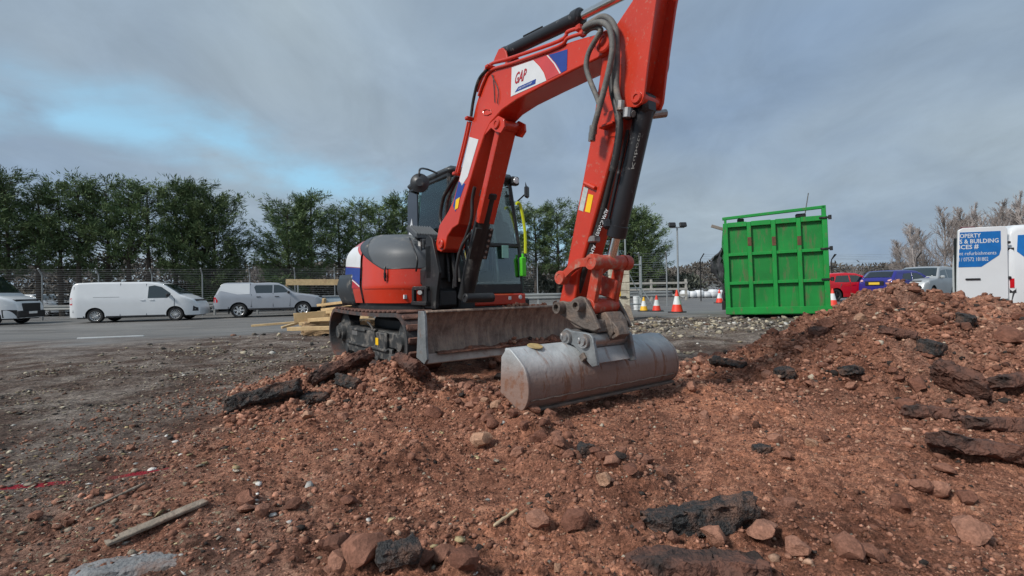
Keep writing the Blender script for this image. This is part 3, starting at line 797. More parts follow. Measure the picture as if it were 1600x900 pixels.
slab('asphalt_slab', 'soil-caked asphalt slab tilted along the top of the low mound', 535, 583, (.60, .24, .09), R(38), (R(-34), R(-18)), AC, 4, .5)
slab('asphalt_slab', 'upright brown asphalt slab nearest the dozer blade on the mound', 643, 594, (.36, .26, .10), R(-50), (R(-48), R(8)), AC, 5, .9)
slab('asphalt_slab', 'small black asphalt lump in the middle of the low mound', 545, 604, (.24, .14, .10), R(-15), (R(-20), R(10)), AS, 6, .3)
slab('asphalt_slab', 'small dark asphalt piece at the front foot of the low mound', 492, 628, (.22, .12, .08), R(10), (0, 0), AS, 7, .3)
slab('asphalt_slab', 'narrow black asphalt strip between the bucket and the heap', 1138, 572, (0.336, 0.128, 0.064), R(-32), (R(-25), R(8)), AS, 8, .4)
slab('asphalt_slab', 'large upright brown asphalt slab standing in the heap', 1502, 622, (0.336, 0.272, 0.096), R(-60), (R(-55), R(20)), AC, 9, .9)
slab('asphalt_slab', 'flat soil-covered asphalt slab beside the upright slab in the heap', 1450, 652, (0.288, 0.192, 0.072), R(-8), (R(-12), R(4)), AC, 10, .4)
slab('asphalt_slab', 'black-edged asphalt ledge at the right edge under the upright slab', 1556, 672, (0.352, 0.176, 0.080), R(-4), (R(-14), R(3)), AC, 11, .4)
slab('asphalt_slab', 'lowest long asphalt ledge sticking out of the heap at the right edge', 1540, 712, (0.496, 0.176, 0.080), R(-20), (R(-16), R(10)), AC, 12, .35)
slab('asphalt_slab', 'round black asphalt lump high on the front of the heap', 1456, 556, (0.172, 0.145, 0.112), R(20), (R(10), R(10)), AS, 13, .4)
slab('asphalt_slab', 'black asphalt lump near the crest of the heap', 1508, 508, (0.158, 0.132, 0.106), R(40), (R(15), 0), AS, 14, .4)
slab('asphalt_slab', 'dark asphalt clod on the left shoulder of the heap', 1282, 520, (0.211, 0.132, 0.066), R(15), (R(5), R(-8)), AC, 15, .35)
slab('asphalt_slab', 'black asphalt clod on the left slope of the heap below the green container', 1225, 592, (.16, .12, .08), R(-10), (R(8), 0), AS, 16, .35)
slab('asphalt_slab', 'brown-topped asphalt slab lying high on the left face of the heap', 1400, 528, (.30, .20, .07), R(-25), (R(-20), R(12)), AC, 31, .35)
slab('asphalt_slab', 'dark asphalt slab jutting from the heap at the right edge above the ledges', 1580, 606, (.30, .20, .08), R(10), (R(-18), R(-6)), AC, 32, .35)
slab('asphalt_slab', 'black asphalt piece at the foot of the heap face near the middle', 1330, 585, (.18, .13, .07), R(30), (R(-15), R(6)), AS, 33, .3)
slab('asphalt_slab', 'small black asphalt lump among the clods before the bucket', 915, 712, (.09, .07, .06), R(10), (0, 0), AS, 17, .3)
slab('asphalt_slab', 'small black asphalt lump low on the right beside pale stones', 1190, 708, (.09, .06, .04), R(-10), (0, 0), AS, 18, .3)
slab('asphalt_slab', 'black crumbled asphalt patch between brown stones at the bottom edge', 622, 872, (.14, .10, .06), R(20), (0, 0), AS, 19, .3)
slab('concrete_slab', 'flat grey concrete slab half buried at the bottom left corner', 228, 890, (.46, .15, .05), R(13), (R(-4), 0), M_concrete, 21, -.12, 'concrete slab', rough=.55)
M_oldwood = mat('weathered board', (.25, .205, .16), .85, 0, .3, 20, dirt=(.17, .10, .07), damt=.25, ds=8, bump=.5, bs=70)
def board(name, label, p0, p1, w, t, m, cat='board', group=None, parent=None, seed=0):
    p0 = Vector(p0); p1 = Vector(p1); d = p1 - p0; L_ = d.length
    b = MB(); r_ = random.Random(seed)
    k = 8; rows = []
    for i in range(k + 1):
        x = -L_ / 2 + L_ * i / k; e = 1.0 if 0 < i < k else .9
        j = lambda s: r_.uniform(-s, s)
        rows.append([(x + j(.004), -w / 2 * e + j(.003), -t / 2), (x + j(.004), w / 2 * e + j(.003), -t / 2), (x + j(.004), w / 2 * e + j(.003), t / 2), (x + j(.004), -w / 2 * e + j(.003), t / 2)])
    V = [q for r0 in rows for q in r0]; F = []
    for i in range(k):
        for c in range(4): F.append((i * 4 + c, i * 4 + (c + 1) % 4, i * 4 + 4 + (c + 1) % 4, i * 4 + 4 + c))
    F += [(0, 1, 2, 3), (k * 4, k * 4 + 1, k * 4 + 2, k * 4 + 3)]
    b.add(V, F); o = b.build(name, m, parent, 30, .003, 1)
    o.location = (p0 + p1) / 2
    o.rotation_euler = d.to_track_quat('X', 'Z').to_euler()
    return tag(o, label, cat, group) if label else o
def gp(px, py, up=0.0):
    p = on_ground(px, py); p[2] += up; return p
board('wood_board', 'weathered broken wooden board lying in the bottom left foreground', gp(165, 856, .006), gp(322, 790, .012), .055, .014, M_oldwood, seed=1)
board('wood_stick', 'thin dark stick lying beside the red spray mark', gp(134, 803, .01), gp(226, 760, .012), .014, .010, M_oldwood, 'stick', seed=2)
board('wood_stick', 'short pale stick in the middle foreground left of the black slab', gp(772, 830, .012), gp(808, 806, .016), .014, .012, mat('split pale wood', (.5, .38, .24), .8, 0, .2, 30), 'stick', seed=3)
# ------------------------------------------------------------------ the excavator
EX_C = np.array([-1.10, 6.93]); EX_A = math.atan2(-.805, .594)
EX_H = np.array([math.cos(EX_A), math.sin(EX_A)]); EX_L = np.array([-EX_H[1], EX_H[0]])
EX_Z = 0.0
def ml(px, py, y):
    """picture point on the machine's own upright plane at side offset y -> (x forward, z up)"""
    d = ray(px, py); t = (y + EX_C @ EX_L) / (d[:2] @ EX_L); p = d * t
    return (float((p[:2] - EX_C) @ EX_H), float(CH + p[2] - EX_Z))
def mlp(pts, y): return [ml(a, b, y) for a, b in pts]
def m3(px, py, y):
    x, z = ml(px, py, y); return (x, y, z)
def mf(px, py, x):
    """picture point on the machine's plane across at forward offset x -> (x, y, z)"""
    d = ray(px, py); t = (x + EX_C @ EX_H) / (d[:2] @ EX_H); p = d * t
    return (x, float((p[:2] - EX_C) @ EX_L), float(CH + p[2] - EX_Z))
def spline(pts, n=8):
    P = [Vector(p) for p in pts]; out = []
    for i in range(len(P) - 1):
        a = P[max(i - 1, 0)]; b = P[i]; c = P[i + 1]; d = P[min(i + 2, len(P) - 1)]
        for k in range(n):
            t = k / n
            out.append(.5 * ((2 * b) + (c - a) * t + (2 * a - 5 * b + 4 * c - d) * t * t + (3 * b - a - 3 * c + d) * t ** 3))
    out.append(P[-1]); return out
EX = thing('excavator', 'red tracked excavator with raised boom and grey grading bucket', 'excavator', (EX_C[0], EX_C[1], EX_Z), EX_A)
BY = -0.50; BW = .125; AW = .105
# ---- undercarriage
def track(ys):
    yo = ys * 1.10; yi = ys * .65; y0, y1 = sorted((yo, yi))
    x1, x0 = 1.13, -1.13; rr = .345; zc = .36
    path = []
    n = 14
    for i in range(n + 1):
        a = -math.pi / 2 + math.pi * i / n; path.append((x1 + rr * math.cos(a) * .93, zc + rr * math.sin(a)))
    for i in range(1, 8): path.append((x1 + (x0 - x1) * i / 8, zc + rr - .022 * math.sin(math.pi * i / 8)))
    for i in range(n + 1):
        a = math.pi / 2 + math.pi * i / n; path.append((x0 + rr * math.cos(a) * .93, zc + rr * math.sin(a)))
    for i in range(1, 8): path.append((x0 + (x1 - x0) * i / 8, zc - rr))
    P = [Vector((x, 0, z)) for x, z in path]; N_ = len(P)
    b = MB(); V = []; F = []
    for i in range(N_):
        t = (P[(i + 1) % N_] - P[i - 1]).normalized(); nn = Vector((t.z, 0, -t.x))
        if nn.dot(P[i] - Vector((P[i].x * .8, 0, zc))) < 0: nn = -nn
        for (yy, off) in ((y0, 0), (y1, 0), (y1, -.045), (y0, -.045)):
            q = P[i] + nn * off; V.append((q.x, yy, q.z))
    for i in range(N_):
        j = (i + 1) % N_
        for c in range(4): F.append((i * 4 + c, j * 4 + c, j * 4 + (c + 1) % 4, i * 4 + (c + 1) % 4))
    b.add(V, F)
    belt = b.build('track', M_rubber, EX, 50)
    # lugs, evenly along the belt
    Ls = [0]
    for i in range(N_): Ls.append(Ls[-1] + (P[(i + 1) % N_] - P[i]).length)
    cnt = 46
    lug0 = MB().box((0, 0, 0), (.075, .43, .034), .012).build('track_lug', M_trackmud, belt, 40)
    for k in range(cnt):
        s_ = Ls[-1] * k / cnt; i = max(q for q in range(N_) if Ls[q] <= s_)
        f = (s_ - Ls[i]) / max(1e-6, Ls[i + 1] - Ls[i]); a = P[i]; c = P[(i + 1) % N_]
        q = a.lerp(c, f); t = (c - a).normalized(); nn = Vector((t.z, 0, -t.x))
        if nn.dot(q - Vector((q.x * .8, 0, zc))) < 0: nn = -nn
        o = lug0 if k == 0 else lug0.copy()
        if k: COL.objects.link(o); o.parent = belt
        q = q + nn * .014
        o.location = (q.x, (y0 + y1) / 2, q.z); o.rotation_euler = (0, math.atan2(-t.z, t.x), 0)
    # frame, wheels
    f = MB(); ym = (y0 + y1) / 2
    f.box((.02, ym, .36), (1.78, .24, .20), .02); f.box((.02, ym + ys * .14, .34), (1.35, .05, .22), .015)
    f.box((.02, ym + ys * .17, .245), (1.5, .05, .03), .006); f.box((-.25, ym + ys * .17, .44), (.55, .04, .03), .006)
    f.box((.3, ym + ys * .17, .47), (.18, .03, .022), .005); f.box((.02, ym + ys * .13, .19), (1.62, .05, .15), .012)
    fr = f.build('track_frame', M_frame, EX, 40)
    MB().box((-.42, ym + ys * .168, .405), (.22, .012, .10), .004).build('data_plate', M_steel, fr)
    MB().box((.42, ym + ys * .170, .33), (.09, .006, .09), .002).build('warning_sticker', M_yel, fr)
    for nm, xx, r in (('sprocket', x0, .27), ('idler_wheel', x1, .285)):
        w = MB(); w.lathe([(.0, .19), (.09, .19), (.10, .16), (.13, .15), (.15, .10), (.22, .08), (r, .07), (r, -.07), (.2, -.08), (0, -.08)], (xx, ym, zc), (0, ys, 0), 28)
        wo = w.build(nm, M_frame, fr, 40)
    for k in range(5):
        MB().lathe([(.0, .17), (.06, .17), (.085, .14), (.085, .05), (.05, .04), (.05, -.04), (.085, -.05), (.085, -.14), (0, -.14)], (-.78 + .39 * k, ym, .145), (0, ys, 0), 16).build('roller', M_frame, fr, 40)
    g = MB(); g.tube(spline([(.10, ym + ys * .15, .53), (.16, ym + ys * .19, .56), (.28, ym + ys * .19, .52), (.36, ym + ys * .17, .42), (.36, ym + ys * .16, .30)]), .014, 6)
    g.build('hydraulic_line', M_hoseb, fr)
for ys in (-1, 1): track(ys)
cf = MB(); cf.box((0, 0, .48), (1.5, 1.3, .22), .04); cf.lathe([(.52, 0), (.52, .12), (.47, .14), (.47, .2)], (0, 0, .58), (0, 0, 1), 32)
cf.build('car_body_frame', M_blackdirty, EX, 40)
# blade
def blade():
    root_y = 1.1; z0, z1 = .225, .735
    pr = []
    for i in range(13):
        t = i / 12; z = z0 + .07 + (z1 - z0 - .07) * t
        pr.append((1.80 + .10 * (2 * t - .9) ** 2 * .9, z))
    b = MB()
    ysn = np.linspace(-root_y, root_y, 40)
    front = [[(x + .006 * float(fbm(y * 3, z * 6, 1, 3, 7)), y, z) for (x, z) in pr] for y in ysn]
    b.sheet(front)
    back = [[(x - .025, y, z) for (x, z) in pr] for y in ysn]; b.sheet(back)
    for yy in (-root_y, root_y): b.add([(x, yy, z) for x, z in pr] + [(x - .025, yy, z) for x, z in pr[::-1]], [tuple(range(26))])
    top = pr[-1]; b.box((top[0] - .02, 0, top[1] + .004), (.07, 2 * root_y, .028), .008)
    bl = b.build('dozer_blade', M_blade, EX, 45)
    e = MB(); e.box((1.885, 0, z0 + .045), (.03, 2 * root_y + .004, .10), .006, Matrix.Rotation(R(-18), 3, 'Y')); e.build('cutting_edge', M_edge, bl)
    for yy in (-root_y - .012, root_y + .012):
        side = [(1.72, z0 + .05), (1.90, z0 + .0), (1.955, z0 + .05), (1.935, z0 + .2), (1.925, z1 - .05), (1.90, z1 + .015), (1.78, z1 + .012), (1.75, z0 + .25)]
        MB().prism(side, yy - .014, yy + .014).build('end_plate', M_ear, bl, 30, .004)
    for yy in (-.42, .42):
        a = MB(); a.prism([(.55, .50), (.6, .62), (1.2, .60), (1.80, .55), (1.80, .30), (1.2, .42)], yy - .05, yy + .05); a.build('push_arm', M_blackdirty, bl, 30, .008)
    # soil carried by the blade
    s = MB()
    ys_ = np.linspace(-.98, 1.02, 60); rows = []
    for y in ys_:
        h = .015 + .05 * max(0, float(fbm(y * 1.7, 0, .25, 3, 44))) + .05 * (y > .05) * (.6 + float(fbm(y, 2, .3, 2, 45)))
        h = max(.006, h)
        rows.append([(1.935, y, z0 + .09), (1.925 + .02 * random.random(), y, z0 + .09 + h * .4), (1.89 - h * .25, y, z0 + .09 + h * .8 + .015 * random.random()), (1.82, y, z0 + .095 + h)])
    s.sheet(rows); tag(s.build('caked_soil', M_heapsoil, bl, 60), kind='stuff')
M_heapsoil = mat('caked red soil', (.17, .075, .05), .95, 0, .4, 20, dirt=(.26, .13, .09), damt=.3, ds=20, bump=1, bs=60)
blade()
r_ = random.Random(5)
for k in range(44):
    y = min(1.05, max(-1.0, r_.gauss(.45, .45))); rad_ = r_.uniform(.012, .040)
    o = bpy.data.objects.new('soil_clod', random.choice(ROCKS)); COL.objects.link(o); o.parent = EX
    o.location = (1.885 + r_.uniform(-.02, .03), y, .325 + rad_ * .5 + abs(r_.gauss(0, .02))); o.scale = (rad_,) * 3; o.rotation_euler = (r_.random(), r_.random(), r_.random() * 6)
r_ = random.Random(4)
for k in range(26):
    y = r_.uniform(-.2, 1.0) if k % 2 else r_.uniform(-.05, .5)
    rad_ = r_.uniform(.015, .045)
    o = bpy.data.objects.new('soil_clod', random.choice(ROCKS)); COL.objects.link(o); o.parent = EX
    o.location = (1.84 + r_.uniform(-.03, .03), y, .755 + rad_ * .3); o.scale = (rad_,) * 3; o.rotation_euler = (r_.random(), r_.random(), r_.random() * 6)

# ---- upper structure: plan outline from the rear, round the right flank to the front
plan = spline([(-1.02, 1.02, 0), (-1.32, .7, 0), (-1.46, .2, 0), (-1.45, -.3, 0), (-1.32, -.72, 0), (-1.06, -.98, 0), (-.6, -1.04, 0), (-.15, -1.04, 0), (.22, -1.0, 0), (.54, -.88, 0), (.74, -.66, 0), (.82, -.42, 0)], 6)
plan = [(p.x, p.y) for p in plan]
NP = len(plan); iSeam = min(range(NP), key=lambda i: abs(plan[i][0] + .15) + (0 if plan[i][1] < -.9 else 9))
def house_pt(i, z, zt=1.74, zb=.80):
    x, y = plan[i]
    # flank leans in towards the top with a round shoulder; under-edge tucks in a little
    t = (z - zb) / (zt - zb)
    k = 1.0 - .05 * max(0, .22 - t) / .22 - .05 * t
    sh = max(0, t - .62) / .38
    k -= .26 * sh ** 2.4
    cx, cy = -.25, .0
    fr = max(0.0, min(1.0, (x + .2) / .9))
    zz = z - .10 * fr * sh
    return (cx + (x - cx) * k, cy + (y - cy) * k, zz)
def zborder(i):
    x, y = plan[i]
    # the grey hood's lower edge: high at the rear, sloping down the flank, level at the front
    if x < -.78: return 1.725
    t = (x + .78) / 1.16; t = max(0, min(1, t))
    return 1.725 - (1.725 - 1.235) * t ** 1.0
def shell(i0, i1, zlo, zhi, rows, m, name, parent, off=0.0, thick=0.0):
    b = MB(); g = []
    for i in range(i0, i1 + 1):
        col = []
        for k in range(rows + 1):
            zl = zlo(i) if callable(zlo) else zlo; zh = zhi(i) if callable(zhi) else zhi
            p = Vector(house_pt(i, zl + (zh - zl) * k / rows))
            if off: 
                n = Vector((p.x + .25, p.y, .12)).normalized(); p = p + n * off
            col.append(p)
        g.append(col)
    b.sheet(g); return b.build(name, m, parent, 50)
house = shell(0, iSeam - 1, .80, lambda i: zborder(i) - .004, 14, M_red, 'rear_panel', EX)
mid = [(i) for i in range(NP)]
side = shell(iSeam, NP - 1, .80, lambda i: zborder(i) - .006, 12, M_red, 'side_panel', EX)
hood = shell(max(0, [i for i in range(NP) if plan[i][1] < -.9][0] - 2), NP - 1, zborder, 1.74, 8, M_hood, 'engine_hood', EX)
# close the top of hood and rear
def lid(i0, i1, m, name, z=1.74):
    b = MB(); g = []
    for i in range(i0, i1 + 1):
        p = Vector(house_pt(i, z)); c = Vector((-.30, .12, p.z + .02)); g.append([p, p.lerp(c, .35) + Vector((0, 0, .018)), p.lerp(c, .7) + Vector((0, 0, .025)), c + Vector((0, 0, .01))])
    b.sheet(g); return b.build(name, m, EX, 60)
i_h = max(0, [i for i in range(NP) if plan[i][1] < -.9][0] - 2)
lid(i_h, NP - 1, M_hood, 'hood_top'); lid(0, i_h, M_red, 'rear_top')
# the darker moulded flank of the hood
iA, iB = i_h + 3, iSeam + 5
def dk_hi(i):
    t = (i - iA) / (iB - iA); z = zborder(i); return z + .012 + (1.735 - z) * .92 * math.sin(math.pi * min(1, t * .55 + .30)) * (1 - t ** 3)
shell(iA, iB, lambda i: zborder(i) + .010, dk_hi, 6, M_hood2, 'hood_flank', hood, .006)
# floor of the house and dark underside
d = MB(); d.add([(*house_pt(i, .80)[:2], .795) for i in range(NP)] + [(*house_pt(i, .80)[:2], .69) for i in range(NP)],
                [tuple(range(NP)), tuple(range(NP, 2 * NP))[::-1]] + [(i, (i + 1) % NP, (i + 1) % NP + NP, i + NP) for i in range(NP)])
deck = d.build('deck', M_blackdirty, EX, 0)
deck.scale = (.97, .96, 1)
d = MB(); d.box((.22, .42, .755), (1.42, 1.15, .13), .02); d.box((.55, -.25, .75), (.9, .6, .14), .02); d.build('platform', M_blackdirty, EX)
# counterweight bumper at the rear right corner
cw = MB(); g = []
i_c = [i for i in range(NP) if plan[i][1] < -.80][0]
for i in range(max(0, i_c - 14), i_c + 12):
    col = []
    for k in range(7):
        z = .76 + .44 * k / 6; p = Vector(house_pt(i, max(z, .8))); n = Vector((p.x + .2, p.y, 0)).normalized()
        o_ = (.085 + .04 * math.sin(math.pi * k / 6)) * (1 if i < i_c + 7 else max(.0, (i_c + 11 - i) / 5)); col.append(Vector((p.x, p.y, z)) + n * o_)
    g.append(col)
cw.sheet(g); cwo = cw.build('counterweight', M_hood2, EX, 50)
sol = cwo.modifiers.new('solid', 'SOLIDIFY'); sol.thickness = .10; sol.offset = -1
# decals on the rear flank: white top, blue sweep, red foot
ia, ib = i_c - 1, iSeam - 1
def dec(name, lo, hi, m, off=.003): return shell(ia, ib, lo, hi, 5, m, name, house, off)
tt = lambda i: (i - ia) / (ib - ia)
dec('decal_white', lambda i: 1.36 - .08 * tt(i), lambda i: max(1.375 - .08 * tt(i), min(1.60, zborder(i) - .05)), M_white, .004)
dec('decal_blue', lambda i: 1.235 - .20 * tt(i) ** 2.2, lambda i: 1.352 - .08 * tt(i), M_blue, .004)
dec('decal_stripe', lambda i: 1.212 - .20 * tt(i) ** 2.2, lambda i: 1.230 - .20 * tt(i) ** 2.2, M_white, .005)
dec('decal_red', lambda i: 1.00, lambda i: 1.207 - .20 * tt(i) ** 2.2, M_dred, .003)
sh_ = shell(ia + 1, ia + 5, lambda i: 1.455, lambda i: 1.54, 4, M_dred, 'decal_mark', house, .008)
# panel joints and trims on the flank
def strip(i0, i1, z, w, m, name, off=.004):
    return shell(i0, i1, lambda i: z, lambda i: z + w, 1, m, name, side, off)
strip(iSeam + 1, NP - 2, .985, .012, M_redarm, 'panel_crease', .008)
ps = MB(); ps.tube([house_pt(iSeam, .8 + .03 * k) for k in range(0, 17)], .006, 5); ps.build('panel_joint', M_black, side)
hl = MB(); hl.tube([Vector(house_pt(i, zborder(i) - .001)) * 1.0 for i in range(iA - 1, NP)], .007, 6); hl.build('hood_seal', M_black, hood)
kx = iSeam + 10
q = Vector(house_pt(min(kx, NP - 3), 1.12)); n = Vector((q.x + .25, q.y, 0)).normalized()
h = MB(); h.tube(spline([q + n * .02 + Vector((0, 0, .14)), q + n * .03 + Vector((0, 0, .10)), q + n * .035 + Vector((0, 0, 0)), q + n * .02 + Vector((0, 0, -.04))]), .012, 6); h.box(q + n * .03 + Vector((0, 0, .03)), (.03, .03, .07), .006)
h.build('latch', M_black, side)
q = Vector(house_pt(NP - 6, .93)); MB().lathe([(0, .006), (.028, .006), (.03, 0)], q + Vector((q.x + .25, q.y, 0)).normalized() * .004, (q.x + .25, q.y, 0), 14).build('round_sticker', M_white, side)
q = Vector(house_pt(NP - 10, .88)); MB().box(q + Vector((q.x + .25, q.y, 0)).normalized() * .003, (.035, .035, .05), .0).build('square_sticker', M_white, side)
# hood mirror stay: thin grey arm with a narrow mirror lying on the hood
mb = MB(); mb.tube(spline([m3(650, 424, -.75), m3(652, 405, -.75), m3(645, 385, -.72), m3(640, 372, -.66)]), .012, 6); mb.build('hood_handle', M_black, hood)
# fill between hood and the cab: bulkhead with vent box
v = MB(); v.box((.40, -.42, 1.22), (.60, .31, .84), .05); v.build('valve_housing', M_hood2, EX, 40)
VR = Matrix.Rotation(R(28), 3, 'Y'); VC = Vector((.52, -.44, 1.70))
v = MB(); v.box(VC, (.36, .36, .06), .025, VR); vent = v.build('vent_cover', M_hood2, EX)
for k in range(9):
    MB().box(VC + VR @ Vector((.0, -.15 + .037 * k, .036)), (.29, .016, .03), .005, VR).build('vent_slat', M_hood, vent)
for k in range(7):
    MB().box((.712, -.56 + .045 * k, 1.48), (.022, .018, .24), .004).build('vent_bar', M_black, vent)
# front right step frame
s = MB(); s.box((.96, -.56, .98), (.36, .34, .05), .01); s.box((.96, -.54, .80), (.40, .40, .05), .01); s.box((.80, -.71, .89), (.05, .05, .2), .01); s.box((1.13, -.71, .89), (.05, .04, .2), .01); s.box((.90, -.50, 1.12), (.24, .26, .22), .03)
s.build('step', M_blackdirty, EX)
for (a, b_, c) in ((.86, -.50, .02), (.92, -.44, .022), (.98, -.40, .018)):
    MB().tube(spline([(a, b_, .98), (a + .04, b_, 1.2), (a - .02, b_ - .02, 1.42), (a - .14, b_, 1.52)]), c, 7).build('hydraulic_hose', M_hoseb, EX)
# ---- cab
CX0, CX1, CY0, CY1, CZ0, CZ1 = -.42, .92, -.25, .86, .86, 2.50
cabp = []
cab = MB(); 
def post(p0, p1, w=.055, d_=.055):
    p0 = Vector(p0); p1 = Vector(p1); m_ = (p0 + p1) / 2; dv = p1 - p0
    cab.box(m_, (w, d_, dv.length + .02), .012, dv.to_track_quat('Z', 'Y').to_matrix())
FT = .80          # front leans back to the roof
corners_b = {'fr': (CX1, CY0, CZ0), 'fl': (CX1, CY1, CZ0), 'rr': (CX0, CY0, CZ0), 'rl': (CX0, CY1, CZ0)}
kn = 1.55
fr_k, fl_k = (CX1 - .035, CY0 + .0, kn), (CX1 - .035, CY1 - .02, kn)
fr_t, fl_t = (FT, CY0 + .05, CZ1 - .06), (FT, CY1 - .10, CZ1 - .06)
rr_t, rl_t = (CX0 + .06, CY0 + .05, CZ1 - .08), (CX0 + .06, CY1 - .10, CZ1 - .08)
for a, b_ in ((corners_b['fr'], fr_k), (fr_k, fr_t), (corners_b['fl'], fl_k), (fl_k, fl_t), (corners_b['rr'], rr_t), (corners_b['rl'], rl_t)): post(a, b_)
post((.30, CY1, CZ0), (.28, CY1 - .10, CZ1 - .08), .06, .05)
for a, b_ in ((fr_k, fl_k), (fr_t, fl_t), (fr_t, rr_t), (fl_t, rl_t), (rr_t, rl_t)): post(a, b_, .05, .05)
cab.box(((CX0 + CX1) / 2, (CY0 + CY1) / 2, CZ0 - .01), (CX1 - CX0, CY1 - CY0, .10), .01)
cab.box((CX1 - .01, (CY0 + CY1) / 2, CZ0 + .10), (.05, CY1 - CY0, .14), .015)
cab.box(((CX0 + CX1) / 2, CY0 + .01, CZ0 + .30), (CX1 - CX0 - .06, .04, .62), .01)
cab.box(((CX0 + CX1) / 2, CY1 - .01, CZ0 + .10), (CX1 - CX0 - .06, .04, .20), .01)
cab.box((CX0, (CY0 + CY1) / 2, CZ0 + .22), (.05, CY1 - CY0 - .06, .44), .01)
cabo = cab.build('cab_frame', M_black, EX, 35)
rf = MB(); rf.box(((FT + CX0) / 2 + .03, (CY0 + CY1) / 2 - .025, CZ1 - .005), (FT - CX0 + .10, CY1 - CY0 - .08, .11), .045)
rf.build('cab_roof', M_hood2, EX, 40)
# wide rear quarter of the right side is sheet metal with a white notice
q = MB(); q.prism([(CX0 + .02, CZ0 + .55), (CX0 + .36, CZ0 + .55), (CX0 + .36, CZ1 - .18), (CX0 + .12, CZ1 - .10), (CX0 + .05, CZ1 - .16)], CY0 + .005, CY0 + .03); q.build('quarter_panel', mat('cab dark blue grey', (.045, .055, .075), .35), cabo)
MB().prism([(CX0 + .06, 1.72), (CX0 + .26, 1.72), (CX0 + .19, 2.0)], CY0 - .004, CY0 + .002).build('notice', M_white, cabo)
def pane(name, pts, th=.006):
    P = [Vector(p) for p in pts]; n = (P[1] - P[0]).cross(P[2] - P[0]).normalized() * th
    k = len(P); b = MB(); b.add(P + [p + n for p in P], [tuple(range(k)), tuple(range(k, 2 * k))[::-1]] + [(i, (i + 1) % k, (i + 1) % k + k, i + k) for i in range(k)])
    return b.build(name, M_glass, cabo, 0)
e = .03
pane('windscreen', [(fr_k[0] + .005, fr_k[1] + e, kn + .03), (fl_k[0] + .005, fl_k[1] - e, kn + .03), (fl_t[0] + .005, fl_t[1] - e, fl_t[2] - .02), (fr_t[0] + .005, fr_t[1] + e, fr_t[2] - .02)])
pane('lower_windscreen', [(CX1 + .005, CY0 + e, CZ0 + .16), (CX1 + .005, CY1 - e, CZ0 + .16), (fl_k[0] + .005, fl_k[1] - e, kn - .03), (fr_k[0] + .005, fr_k[1] + e, kn - .03)])
pane('side_window', [(CX0 + .36, CY0, CZ0 + .62), (CX1 - .01, CY0, CZ0 + .62), (FT - .03, CY0 + .05, CZ1 - .1), (CX0 + .36, CY0 + .05, CZ1 - .1)])
pane('door_window', [(.34, CY1, CZ0 + .21), (CX1 - .03, CY1, CZ0 + .21), (FT - .03, CY1 - .10, CZ1 - .1), (.33, CY1 - .10, CZ1 - .1)])
pane('door_window', [(CX0 + .04, CY1, CZ0 + .21), (.26, CY1, CZ0 + .21), (.25, CY1 - .10, CZ1 - .1), (CX0 + .08, CY1 - .10, CZ1 - .1)])
pane('rear_window', [(CX0 + .005, CY0 + .05, CZ0 + .45), (CX0 + .005, CY1 - .05, CZ0 + .45), (CX0 + .06, CY1 - .13, CZ1 - .12), (CX0 + .06, CY0 + .08, CZ1 - .12)])
MB().box((CX1 + .035, .56, 1.46), (.006, .11, .17), .002).build('windscreen_card', mat('pale green card', S(150, 205, 190), .6), cabo)
# inside
s = MB(); s.box((.02, .30, 1.30), (.50, .50, .14), .05); s.box((-.22, .30, 1.66), (.14, .48, .66), .06, Matrix.Rotation(R(-10), 3, 'Y')); s.box((-.26, .30, 2.06), (.10, .26, .20), .04); s.box((.0, .30, 1.08), (.40, .40, .34), .03)
s.build('driver_seat', M_seat, cabo, 40)
for yy in (.02, .60):
    c = MB(); c.box((.22, yy, 1.32), (.40, .12, .20), .03); c.cyl((.36, yy, 1.40), (.40, yy, 1.62), .016, .022, 8); c.build('control_console', M_seat, cabo, 40)
c = MB(); c.cyl((.74, .12, .95), (.70, .14, 1.55), .014, .018, 8); c.cyl((.74, .24, .95), (.70, .24, 1.52), .014, .018, 8); c.box((.66, .12, 1.55), (.08, .14, .12), .02); c.build('travel_levers', M_seat, cabo, 40)
MB().box((.715, .12, 1.42), (.02, .10, .12), .004).build('lever_sticker', M_yel, cabo)
# red skirt under the windscreen with its stickers
sk = MB(); sk.box((CX1 + .01, (CY0 + CY1) / 2 + .02, .815), (.06, CY1 - CY0 + .04, .155), .018); sko = sk.build('cab_skirt', M_red, EX)
MB().box((CX1 + .042, .22, .83), (.006, .13, .08), .002).build('skirt_sticker', M_white, sko)
MB().box((CX1 + .042, .62, .83), (.006, .045, .045), .002).build('skirt_sticker', M_white, sko)
for yy in (.06, .80, -.10): MB().lathe([(0, .008), (.026, .006), (.03, 0)], (CX1 + .04, yy, .84), (1, 0, 0), 12).build('skirt_cap', M_hood2 if yy < .7 else M_white, sko)
